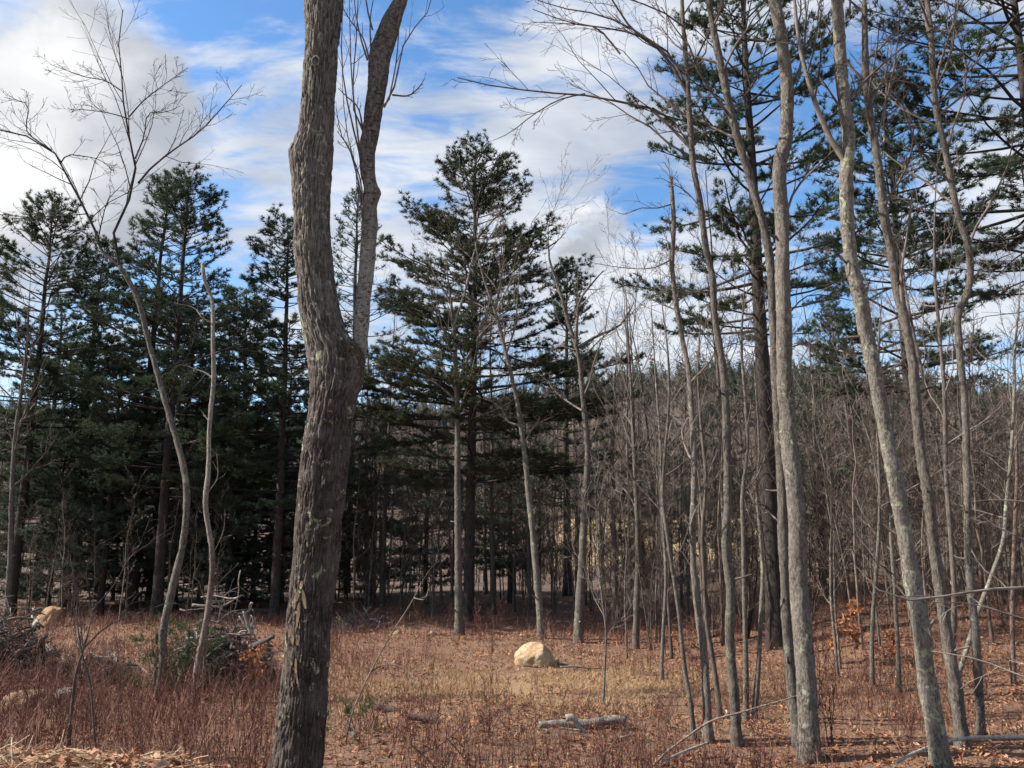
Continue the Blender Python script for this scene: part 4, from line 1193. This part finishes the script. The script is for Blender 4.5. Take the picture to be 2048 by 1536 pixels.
scatter('thicket_shrub', 'shrub', 'grey-brown understory shrub in the wood', 'understory shrubs', THICK, spots_px(44, 650, 1260, 29, 58, 75, 1.2), .6, 1.15, 5)
scatter('thicket_shrub', 'shrub', 'bare shrub in the pine shade', 'shrubs in the pine shade', THICK, spots_px(26, -60, 640, 27.5, 42, 76, 1.2), .5, .95, 6)
BRUSH = [proto_tree(90, 1.1, .008, nl=8, t0=.2, ratio=.35, levels=2, k2=3, stems=4, spread=.18, mat=M_BRUSHR, twig=M_BRUSHR, sides=4, rmin=.003, wob=.02),
         proto_tree(91, 1.4, .009, nl=9, t0=.25, ratio=.30, levels=2, k2=3, stems=3, spread=.14, mat=M_BRUSHR, twig=M_BRUSHR, sides=4, rmin=.003, wob=.02),
         proto_tree(92, .9, .007, nl=7, t0=.2, ratio=.4, levels=2, k2=3, stems=5, spread=.22, mat=M_BRUSH, twig=M_BRUSHR, sides=4, rmin=.003, wob=.02)]
scatter('low_shrub', 'shrub', 'thin red-brown low foreground shrub', 'red-brown low foreground shrubs', BRUSH, spots_px(70, -30, 560, 11.0, 17.5, 77), .6, 1.15, 7)
scatter('low_shrub', 'shrub', 'thin red-brown low shrub in the clearing', 'red-brown low shrubs in the clearing', BRUSH, spots_px(22, 680, 1300, 11.0, 13.4, 78) + spots_px(30, 660, 1180, 19, 25, 79), .45, .9, 8)
scatter('low_shrub', 'shrub', 'thin low shrub in leaf litter', 'low shrubs in leaf litter', BRUSH, spots_px(46, 1280, 2100, 11.0, 19, 83), .5, 1.05, 9)


HEM2 = [(1440, 47, 800, 'far dark evergreen between wavy trunk and thick straight trunk'), (1650, 52, 770, 'far dark evergreen just right of the thick straight trunk'), (1735, 47, 775, 'far dark evergreen left of the lichened leaning trunk'), (1850, 50, 790, 'far dark evergreen right behind the lichened leaning trunk'), (1985, 46, 800, 'far dark evergreen low at the right picture edge'), (1345, 50, 830, 'far dark evergreen left of the snapped-off trunk')]
HEM = ['shaded evergreen filling the gap at the left picture edge', 'shaded evergreen right behind the left boulder', 'shaded evergreen left of the curved grey tree', 'shaded evergreen between curved tree and broken snag', 'shaded evergreen above the black fallen trunk', 'evergreen rising against the left flank of the big trunk', 'taller evergreen behind the tallest left pine', 'taller evergreen between the two leftmost pines',
       'taller evergreen behind the broken snag top', 'low evergreen seen right of the big trunk flank', 'low evergreen left of the central grey tree', 'low evergreen just right of the central pine trunk']


def extra_hemlocks():
    rng = np.random.default_rng(44)
    for i, (px, y, top) in enumerate([(20, 34, 860), (150, 33, 780), (255, 33.5, 800), (400, 33, 720), (505, 32, 820), (560, 35, 700), (300, 36, 600), (70, 37, 600), (470, 38, 580), (690, 41, 850), (850, 42, 830), (985, 43, 850)]):
        put_pine(('hemlock', 'hemlock2')[i % 2], px, 1200, top, HEM[i], Y=y, rz=rng.random() * 6.28, wide=rng.uniform(1.0, 1.3),
                 name='hemlock_tree', cat='hemlock tree', group='shaded hemlocks on the left' if i < 9 else 'hemlocks deep in the wood')


extra_hemlocks()
for i, (px, y, top, lb) in enumerate(HEM2):
    put_pine(('hemlock2', 'hemlock', 'b')[i % 3], px, 1190, top, lb, Y=y, rz=i * 1.3, wide=1.25, name='hemlock_tree', cat='hemlock tree', group='far evergreens on the right')


# ------------------------------------------------------------------ ground cover
def area_points(n, y0, y1, rng, x_side=.72):
    y = y0 + (y1 - y0) * rng.random(n)
    x = (rng.random(n) * 2 - 1) * (x_side * y + 1.5)
    return x, y


def stuff(name, me, label):
    o = link(name, me)
    o['kind'] = 'stuff'
    o['label'] = label
    return o


def tan_patch(x, y):
    return np.exp(-((x - .1) / 2.9) ** 2 - ((y - 16.4) / 1.75) ** 2)


def build_cover():
    rng = np.random.default_rng(8)
    # leaf litter: small curled leaves
    N = 118000
    x, y = area_points(N, 6.2, 36, rng)
    clump = fbm(np.stack([x * 1.3, y * 1.3, x * 0], -1), 3, 31)
    keep = rng.random(N) < np.clip(.62 + clump * .6, .12, 1) * (1 - .65 * tan_patch(x, y))
    x, y = x[keep], y[keep]
    N = len(x)
    z = gh(x, y) + .012 + .05 * rng.random(N) ** 3
    a = rng.random(N) * 6.28
    tl = rng.normal(0, .45, (N, 2))
    u = unit(np.stack([np.cos(a), np.sin(a), tl[:, 0]], -1))
    w = unit(np.cross(np.stack([tl[:, 1] * .6, tl[:, 0] * .6, np.ones(N)], -1), u))
    n = np.cross(u, w)
    L = rng.uniform(.028, .062, N)[:, None]
    W = L * rng.uniform(.3, .55, (N, 1))
    c = np.stack([x, y, z], -1)
    k = rng.uniform(.1, .5, (N, 1)) * L
    v = np.stack([c - u * L, c + w * W + n * k, c + u * L + n * k * .4, c - w * W + n * k], 1).reshape(-1, 3)
    i = np.arange(N) * 4
    f = np.concatenate([np.stack([i, i + 1, i + 2], -1), np.stack([i, i + 2, i + 3], -1)])
    tint = np.clip(.45 + .22 * rng.normal(0, 1, N) + .18 * fbm(np.stack([x * .5, y * .5, x * 0], -1), 2, 33), 0, 1)
    stuff('leaf_litter', mesh_np('leaf_litter', v, [f], M_LITTER, False, np.repeat(tint, 4)), 'fallen brown leaves carpeting the clearing')
    # upright red-brown stems
    N = 46000
    x, y = area_points(N, 10.2, 31, rng)
    d = .45 + .75 * fbm(np.stack([x * .45, y * .45, x * 0], -1), 3, 41)
    d = d * (1 - 1.0 * tan_patch(x, y)) + .25 * (x < -3)
    keep = rng.random(N) < np.clip(d, .05, 1)
    x, y = x[keep], y[keep]
    N = len(x)
    z = gh(x, y)
    h = rng.uniform(.12, .48, N) * (1 + .7 * (x < -2.5) * (y < 16))
    lean = rng.normal(0, .22, (N, 2))
    d0 = unit(np.stack([lean[:, 0], lean[:, 1], np.ones(N)], -1))
    c = np.stack([x, y, z - .02], -1)
    sd = unit(np.stack([rng.normal(0, 1, N), rng.normal(0, .4, N), 0 * x], -1))
    w0 = rng.uniform(.0035, .0075, N)[:, None]
    tip = c + d0 * h[:, None]
    tri = [np.stack([c - sd * w0, c + sd * w0, tip], 1)]
    tt = [rng.random(N)]
    for b in range(3):
        s = rng.uniform(.35, .85, (N, 1))
        b0 = c + d0 * h[:, None] * s
        bd = unit(d0 + rng.normal(0, .6, (N, 3)))
        tri.append(np.stack([b0 - sd * w0 * .6, b0 + sd * w0 * .6, b0 + bd * h[:, None] * rng.uniform(.25, .5, (N, 1))], 1))
        tt.append(tt[0])
    v = np.concatenate(tri).reshape(-1, 3)
    stuff('red_undergrowth', mesh_np('red_undergrowth', v, [np.arange(len(v)).reshape(-1, 3)], M_STEM, False, np.repeat(np.concatenate(tt), 3)), 'fine red-brown stems of low undergrowth across the clearing')
    # dry grass in the tan patch and in tufts
    N = 85000
    x = rng.normal(.1, 2.6, N)
    y = rng.normal(16.4, 1.7, N)
    m = N // 3
    x[:m], y[:m] = area_points(m, 10.2, 28, rng)
    cl = fbm(np.stack([x * 1.1, y * 1.1, x * 0], -1), 3, 51)
    keep = (cl > -.25) & (np.arange(N) >= m) | (cl > .35)
    x, y = x[keep], y[keep]
    N = len(x)
    c = np.stack([x, y, gh(x, y) - .01], -1)
    lean = rng.normal(0, 1.1, (N, 2))
    d0 = unit(np.stack([lean[:, 0], lean[:, 1], np.full(N, .75)], -1))
    h = rng.uniform(.06, .2, (N, 1))
    sd = unit(np.cross(d0, rng.normal(0, 1, (N, 3)))) * rng.uniform(.003, .006, (N, 1))
    v = np.stack([c - sd, c + sd, c + d0 * h], 1).reshape(-1, 3)
    stuff('dry_grass', mesh_np('dry_grass', v, [np.arange(len(v)).reshape(-1, 3)], M_GRASS, False, np.repeat(rng.random(N), 3)), 'pale tan dry grass in the open middle of the clearing')
    # bleached straw along the lip of the bank
    N = 4400
    x = -rng.uniform(1.4, 6.5, N)
    y = rng.uniform(5.6, 7.2, N)
    keep = rng.random(N) < sstep(-x, 1.5, 2.6) * (.4 + .6 * (fbm(np.stack([x * 2, y * 2, x * 0], -1), 2, 61) > -.1))
    x, y = x[keep], y[keep]
    N = len(x)
    c = np.stack([x, y, gh(x, y) + rng.random(N) * .03], -1)
    d0 = unit(np.stack([rng.normal(0, 1, N), rng.normal(0, .5, N), rng.normal(.18, .25, N)], -1))
    Q = 4
    p = np.empty((N, Q, 3))
    p[:, 0] = c
    L = rng.uniform(.05, .24, N)[:, None]
    for s in range(1, Q):
        d0 = unit(d0 + rng.normal(0, .15, (N, 3)) + np.array([0, 0, -.12]))
        c = c + d0 * L / (Q - 1)
        c[:, 2] = np.maximum(c[:, 2], gh(c[:, 0], c[:, 1]) + .004)
        p[:, s] = c
    tv, tf = tubes(p, np.broadcast_to(rng.uniform(.0015, .0032, (N, 1)), (N, Q)), 3)
    stuff('straw', mesh_np('straw', tv, [tf], M_STRAW, False, np.repeat(rng.random(N), Q * 3)), 'bleached straw matted along the near bank')


build_cover()


def build_leaves():
    """larger single leaves lying on the near bank"""
    rng = np.random.default_rng(15)
    meshes = []
    for k in range(4):
        n = 7
        vs, tint = [], rng.random()
        for j in range(n):
            t = j / (n - 1)
            w = .036 * math.sin(math.pi * (.08 + .86 * t)) * (1 + .35 * (-1) ** j)
            zc = .03 * math.sin(t * 2.6 + k)
            vs += [(-w, (t - .5) * .15, zc + .018 * rng.random()), (0, (t - .5) * .15, zc), (w, (t - .5) * .15, zc + .018 * rng.random())]
        f = []
        for j in range(n - 1):
            b = 3 * j
            f += [(b, b + 1, b + 4, b + 3), (b + 1, b + 2, b + 5, b + 4)]
        meshes.append(mesh_np('leaf', np.array(vs), [np.array(f)], M_LITTER, True, np.full(len(vs), .35 + .6 * tint)))
    for i in range(70):
        x = -rng.uniform(1.5, 4.6)
        y = rng.uniform(5.9, 6.9)
        o = link('leaf', meshes[i % 4], GROUND, (x, y, gz(x, y) + .03))
        o.rotation_euler = (rng.normal(0, .5), rng.normal(0, .5), rng.random() * 6.28)
        s = rng.uniform(.5, 1.0)
        o.scale = (s, s, s)


build_leaves()


# ------------------------------------------------------------------ rocks
def rock_mesh(seed, sx, sy, sz, mat, cut=-.35, rough=.22, sub=4, lean=0.0, facets=9):
    import bmesh
    bm = bmesh.new()
    bmesh.ops.create_icosphere(bm, subdivisions=sub, radius=1)
    v = np.array([x.co[:] for x in bm.verts])
    f = np.array([[w.index for w in x.verts] for x in bm.faces])
    bm.free()
    rng = np.random.default_rng(seed)
    nrm = unit(rng.normal(0, 1, (facets, 3)))
    lim = rng.uniform(.68, .92, facets)
    for n_, l_ in zip(nrm, lim):
        dd = v @ n_
        over = np.maximum(dd - l_, 0)
        v = v - over[:, None] * n_ * .85
    v = v * (1 + rough * .6 * fbm(v * 1.6 + seed, 3, seed) + rough * .35 * fbm(v * 6 + seed, 3, seed + 3))[:, None]
    v[:, 2] = np.maximum(v[:, 2], cut + .06 * fbm(v * 3, 2, seed + 9))
    v[:, 0] += lean * v[:, 2]
    v = v * np.array([sx, sy, sz])
    v[:, 2] -= v[:, 2].min()
    return mesh_np('rock', v, [f], mat)


def rock(name, label, px, py, wpx, hpx, seed, mat, group=None, Y=None, sink=.1, cat='boulder', **kw):
    p = ground_px(px, py) if Y is None else at(px, py, Y)
    Yb = p[1]
    sx = size(wpx / 2, py, Yb)
    cut = kw.setdefault('cut', -.12)
    sz = size(hpx, py, Yb) / (.92 - cut) / (1 - sink * .5)
    o = link(name, rock_mesh(seed, sx * 1.05, sx * .9, sz, mat, **kw))
    o.location = (p[0], Yb, gz(p[0], Yb) - sink * sz)
    return tag(o, label, cat, group)


rock('boulder', 'large rounded tan boulder in the middle of the clearing', 1070, 1328, 80, 38, 63, M_ROCK, facets=12, rough=.13, sub=5, sink=.12, cut=-.2)
rock('boulder', 'brown wedge-shaped boulder at the left wood edge', 97, 1252, 52, 36, 12, M_ROCKB, lean=.35)
rock('stone', 'small yellow stone peeping out right of the big forked trunk', 663, 1266, 16, 16, 14, M_ROCK, cat='stone')
rock('stone', 'small tan stone tucked against the large tan boulder', 1100, 1332, 26, 12, 17, M_ROCKB, cat='stone')
rock('boulder', 'pale low boulder behind red stems, left foreground', 55, 1412, 96, 34, 18, M_ROCK, sink=.2)
rock('stone', 'pale stone right of the low boulder, left foreground', 128, 1402, 44, 26, 19, M_ROCKG, cat='stone')
rng_s = np.random.default_rng(70)
for k in range(13):
    px = 676 + 78 * rng_s.random()
    rock('stone', 'grey stone in the low stone heap behind the big trunk', px, 1254 + 14 * rng_s.random(), rng_s.uniform(12, 26), rng_s.uniform(7, 13), 200 + k, M_ROCKG if k % 3 else M_ROCK, 'stones of the low heap', cat='stone', sub=3)
for k, (px, py, w, lb) in enumerate([(795, 1268, 16, 'flat stone at the wood edge left of the grey tree'), (865, 1270, 18, 'flat pale stone nearest the central grey tree'), (575, 1320, 30, 'tan stone showing left of the big forked trunk'), (1112, 1326, 14, 'pebble right of the large tan boulder')]):
    rock('stone', lb, px, py, w, w * .4, 300 + k, M_ROCK if k != 1 else M_ROCKG, cat='stone', sub=3)


# ------------------------------------------------------------------ dead wood
def stick_mesh(seed, L, r, mat, bend=.2, prongs=2, sides=6):
    rng = np.random.default_rng(seed)
    n = 8
    d = np.array([1.0, 0, 0])
    p = np.zeros(3)
    pts = [p]
    for i in range(n - 1):
        d = unit(d + rng.normal(0, bend, 3))
        p = p + d * L / (n - 1)
        pts.append(p)
    pts = np.array(pts)
    pts -= pts.mean(0)
    rad = r * np.linspace(1, .45, n)
    rad[0] *= .9
    ends = np.concatenate([pts[:1], pts, pts[-1:]])
    er = np.concatenate([[.0005], rad, [.0005]])
    ch = [tubes(ends[None], er[None], sides)]
    if prongs:
        ch.append(tubes(*grow(pts[None], rad[None], prongs, .3, .95, .8, .35, rng, P=5, up=0, rr=.6, rmin=.003, keep=1), 4))
    v, f = merge(ch)
    return mesh_np('stick', v, f, mat)


STICKS = [stick_mesh(400 + k, 1.0, (.018, .026, .038, .014)[k % 4], (M_DEAD, M_DARK, M_DEADW if k == 2 else M_DEAD, M_TWIGP, M_DARK)[k % 5], (.14, .22, .3)[k % 3], (2, 0, 3)[k % 3], 5) for k in range(14)]


def brush_pile(label, px, py, wpx, hpx, n, seed, Y=None, depth=.8):
    rng = np.random.default_rng(seed)
    p = ground_px(px, py) if Y is None else at(px, py, Y)
    Yb = p[1]
    W, Hh = size(wpx / 2, py, Yb), size(hpx, py, Yb)
    root = thing('brush_pile', (p[0], Yb, gz(p[0], Yb)), label, 'brush pile')
    for i in range(n):
        a = rng.random() * 6.28
        rr = math.sqrt(rng.random())
        x, y = W * rr * math.cos(a), W * depth * rr * math.sin(a)
        h = Hh * (1 - rr ** 1.5) * rng.uniform(.1, 1.15) * (1 + .4 * math.sin(3 * a + seed)) + .04
        z = gz(p[0] + x, Yb + y) - gz(p[0], Yb) + h
        o = link('branch', STICKS[i % len(STICKS)], root, (x, y, z))
        s = rng.uniform(.4, 1.2)
        o.scale = (s, s * rng.uniform(.8, 1.5), s * rng.uniform(.8, 1.5))
        o.rotation_euler = (rng.random() * 6.28, rng.normal(0, .3), rng.random() * 6.28)
    # tangle of fine twigs inside
    N = 1300
    a = rng.random(N) * 6.28
    rr = np.sqrt(rng.random(N))
    c = np.stack([W * rr * np.cos(a), W * depth * rr * np.sin(a), Hh * (1 - rr ** 1.7) * rng.random(N) + .02], -1)
    d = unit(np.stack([rng.normal(0, 1, N), rng.normal(0, 1, N), rng.normal(0, .45, N)], -1))
    q = np.empty((N, 5, 3))
    L = rng.uniform(.12, .5, N)[:, None]
    for s in range(5):
        q[:, s] = c
        d = unit(d + rng.normal(0, .25, (N, 3)))
        c = c + d * L / 4
    v, f = tubes(q, np.full((N, 5), .007) * np.linspace(1.2, .5, 5)[None], 3)
    o = link('twigs', mesh_np('twigs', v, [f], M_TWIG), root)
    o['kind'] = 'stuff'
    return root, p, Yb


brush_pile('tangled brush pile of grey branches at the left picture edge', -8, 1348, 225, 120, 250, 1)
brush_pile('brush pile of roots and branches behind the curved grey tree', 432, 1356, 215, 146, 270, 2)
brush_pile('low spread of cut branches between the two brush piles', 185, 1360, 150, 42, 90, 3)
brush_pile('scatter of grey branches on the stone heap behind the trunk', 715, 1262, 110, 24, 60, 4)


def dead_branch(name, label, paths, mat, Y, cat='branch', sides=8, lift=0.0, group=None):
    """paths: list of (pixels, start width px, end width px); first path is the body"""
    x0, y0 = paths[0][0][0][:2]
    p0 = at(x0, y0, Y)
    ch = []
    for pts, w0, w1 in paths:
        q = np.array([at(*(t[:2]), t[2] if len(t) > 2 else Y) - p0 for t in pts])
        r = np.linspace(size(w0 / 2, y0, Y), size(w1 / 2, y0, Y), len(q))
        q, r = resample(q, r, max(10, len(q) * 3))
        q = np.concatenate([q[:1], q, q[-1:]])
        r = np.concatenate([[.0005], r, [.0005]])
        v, f = tubes(q[None], r[None], sides)
        v = v + (v - np.repeat(q, sides, 0)) * (.22 * fbm(v * 14, 2, int(abs(x0))))[:, None]
        ch.append((v, f))
    o = link(name, mesh_np(name, ch[0][0], [ch[0][1]], mat), None, p0 + np.array([0, 0, lift]))
    for v, f in ch[1:]:
        link('side_branch', mesh_np('side_branch', v, [f], mat), o)
    return tag(o, label, cat, group)


M_LOGL = bark('lichened_log', (0.13, 0.115, 0.095), (0.38, 0.355, 0.31), 14, 0.6, (0.38, 0.41, 0.33), 0.55, spots=(0.07, 0.055, 0.045))
Yl = ground_px(1165, 1457)[1]
dead_branch('log', 'fallen log with pale green lichen lying in the clearing', [([(1078, 1449), (1110, 1446), (1160, 1447), (1200, 1443), (1235, 1440), (1252, 1443)], 13, 20)], M_LOGL, Yl, 'log', 14)
dead_branch('branch', 'splintered white branch lying across the lichened log', [([(1132, 1437), (1146, 1436), (1156, 1452), (1172, 1466), (1188, 1478)], 14, 6), ([(1142, 1432), (1152, 1442), (1164, 1450)], 8, 3)], M_DEADW, Yl - .22)
dead_branch('branch', 'thin pale stick lying below the lichened log', [([(1118, 1456), (1140, 1459), (1160, 1461)], 6, 4)], M_DEADW, Yl - .3)
dead_branch('branch', 'pale stick right of the lichened log end', [([(1218, 1486), (1240, 1476), (1262, 1470)], 5, 4)], M_DEADW, Yl - .55)
dead_branch('log', 'grey rotten log half buried under the lichened log', [([(1085, 1463), (1120, 1470), (1160, 1474), (1200, 1478), (1245, 1492), (1275, 1496)], 12, 20)], M_DEAD, Yl - .25, 'log', 10)
dead_branch('log', 'short charred black log in the clearing right of the trunk', [([(754, 1413), (770, 1417), (790, 1421), (806, 1427)], 15, 12)], M_DARK, ground_px(780, 1424)[1], 'log', 12)
dead_branch('log', 'dark flat rotten log behind the charred black log', [([(815, 1432), (840, 1437), (862, 1440), (885, 1446)], 11, 13)], M_DARK, ground_px(850, 1446)[1], 'log', 10)
dead_branch('branch', 'long pale curved branch at the bottom right corner', [([(1796, 1546, 10.65), (1830, 1528, 10.95), (1870, 1512, 11.3), (1905, 1501, 11.6), (1940, 1496, 11.7), (2000, 1495, 11.7), (2060, 1494, 11.7)], 7, 8)], M_DEADW, 10.65, lift=.13)
dead_branch('branch', 'pale straight stick at the bottom edge', [([(1325, 1545, 10.75), (1360, 1529, 11.05), (1395, 1514, 11.4), (1418, 1506, 11.55)], 5, 6)], M_DEADW, 10.75, lift=.13)
dead_branch('branch', 'long thin grey branch propped against the right hand clump', [([(1308, 1530, 11.15), (1345, 1495, 11.8), (1382, 1468), (1420, 1443), (1470, 1428), (1550, 1405), (1600, 1390)], 5, 3)], M_DEAD, 11.9)
dead_branch('log', 'black fallen trunk lying at the left wood edge', [([(452, 1226), (500, 1221), (545, 1222), (590, 1228)], 8, 9)], M_DARK, 30.3, 'log', 8)
dead_branch('log', 'dark forked stump end jutting from the root brush pile', [([(500, 1296), (520, 1288), (535, 1280), (548, 1272)], 16, 7), ([(515, 1292), (535, 1290), (546, 1293)], 8, 4)], M_DARK, 16.6, 'log', 8)
dead_branch('branch', 'bleached antler-like root on top of the root brush pile', [([(505, 1270), (497, 1256), (492, 1240), (487, 1222)], 7, 4), ([(499, 1258), (486, 1244), (478, 1232)], 5, 2.5), ([(500, 1256), (506, 1240), (502, 1230)], 5, 2.5), ([(494, 1262), (485, 1262), (474, 1268)], 4, 3)], M_DEADW, 16.4, 'root')
dead_branch('branch', 'pale curled branch lying over the root brush pile top', [([(385, 1210), (420, 1213), (445, 1212), (468, 1200)], 6, 3), ([(440, 1212), (432, 1198), (427, 1190)], 4, 2)], M_DEAD, 17.0)
dead_branch('branch', 'slanting pale stick left of the large tan boulder', [([(1110, 1300), (1122, 1294), (1135, 1291)], 4, 2.5)], M_DEAD, 21.5)
dead_branch('branch', 'thin pole lying right of the large tan boulder', [([(1120, 1334), (1150, 1333), (1180, 1336), (1205, 1336)], 4, 3)], M_DEAD, 18.3)
for k, (pts, w, lb) in enumerate([([(418, 1468), (440, 1492), (466, 1536), (475, 1556)], 3.4, 'broken pale stalk slanting right at bottom left'), ([(300, 1560), (360, 1536), (430, 1522), (480, 1512)], 3.4, 'long pale stalk lying along the bottom left edge'),
                                  ([(466, 1392), (470, 1430), (478, 1480), (479, 1512)], 2.6, 'thin upright yellow stalk near the big trunk foot'), ([(430, 1484), (418, 1508), (420, 1545)], 2.6, 'short bent stalk below the broken pale stalk'), ([(148, 1507), (160, 1507), (176, 1508)], 3, 'snipped pale straw lying beside the dark shrub foot'),
                                  ([(820, 1488), (850, 1514), (880, 1545)], 3, 'pale stalk slanting across the bottom middle'), ([(895, 1478), (925, 1512), (950, 1545)], 2.6, 'second pale stalk slanting across the bottom middle'), ([(840, 1508), (880, 1490), (935, 1440)], 2, 'fine pale twig rising right across the bottom middle')]):
    dead_branch('dry_stalk', lb, [(pts, w, w * .7)], M_STRIP, 6.6 if k < 5 else 10.6, 'stalk', 5)


# ------------------------------------------------------------------ young pines and rusty leaves
def young_pine(label, px, py, hpx, seed, Y=None, wide=.45):
    p = ground_px(px, py) if Y is None else at(px, py, Y)
    H = size(hpx, py, p[1])
    (tv, tf), (bv, bf), (nv, nf) = pine_parts(seed, H, H * wide, .08, top_el=.9, dens=2.2, dead_to=.2, per=7, gap=0, nl=.09, nw=.007, twig_per_m=10)
    bv = bv * np.array([1, 1, 1])
    o = thing('young_pine', (p[0], p[1], gz(p[0], p[1])), label, 'young pine')
    link('trunk', mesh_np('trunk', tv, [tf], M_TWIG), o)
    link('crown', mesh_np('needles', nv, [nf], M_YOUNG, False), o)


young_pine('bushy young green pine at the foot of the curved tree', 306, 1388, 112, 1, wide=.5)
young_pine('young green pine between curved tree and broken snag', 362, 1384, 118, 2, wide=.4)
young_pine('small young pine right of the broken snag foot', 418, 1374, 70, 3, wide=.5)
young_pine('tiny pine seedling right of the big trunk foot', 714, 1476, 52, 4, wide=.35)


def leaf_bush(label, px, py, wpx, hpx, n, seed, mat=M_ORANGE):
    rng = np.random.default_rng(seed)
    p = ground_px(px, py)
    W, H = size(wpx / 2, py, p[1]), size(hpx, py, p[1])
    root = thing('leafy_sapling', (p[0], p[1], gz(p[0], p[1])), label, 'sapling')
    st = np.stack([np.zeros(8), np.zeros(8), np.linspace(-.05, H, 8)], -1) + np.cumsum(rng.normal(0, .02, (8, 3)), 0)
    sr = np.linspace(.012, .005, 8)
    l1 = grow(st[None], sr[None], 9, .2, 1, .8, W / H * 1.0, rng, P=5, up=.1, rmin=.003)
    v, f = merge([tubes(st[None], sr[None], 5), tubes(*l1, 3)])
    link('stem', mesh_np('stem', v, f, M_TWIG), root)
    k = rng.integers(0, len(l1[0]), n)
    j = rng.integers(1, 5, n)
    c = l1[0][k, j] + rng.normal(0, .035, (n, 3))
    u = unit(rng.normal(0, 1, (n, 3)) + np.array([0, 0, -.4]))
    w = unit(np.cross(u, rng.normal(0, 1, (n, 3))))
    nn = np.cross(u, w)
    L = rng.uniform(.03, .06, (n, 1))
    v = np.stack([c - u * L, c + w * L * .5 + nn * L * .25, c + u * L, c - w * L * .5 + nn * L * .25], 1).reshape(-1, 3)
    i = np.arange(n) * 4
    f = np.concatenate([np.stack([i, i + 1, i + 2], -1), np.stack([i, i + 2, i + 3], -1)])
    link('crown', mesh_np('leaves', v, [f], mat, False, np.repeat(rng.random(n), 4)), root)['kind'] = 'stuff'


leaf_bush('sapling with rust-red dead leaves before the root brush pile', 508, 1385, 95, 70, 260, 1)
leaf_bush('tall sapling hung with orange dead leaves among right trunks', 1718, 1335, 90, 110, 380, 2)
leaf_bush('low orange-leaved sapling left of the lichened leaning trunk', 1778, 1330, 70, 60, 240, 3)
leaf_bush('small orange-leaved sapling behind the thick straight trunk', 1668, 1330, 60, 70, 200, 4)
leaf_bush('small rusty-leaved sapling at the wood edge, right of centre', 1368, 1320, 60, 45, 150, 5)
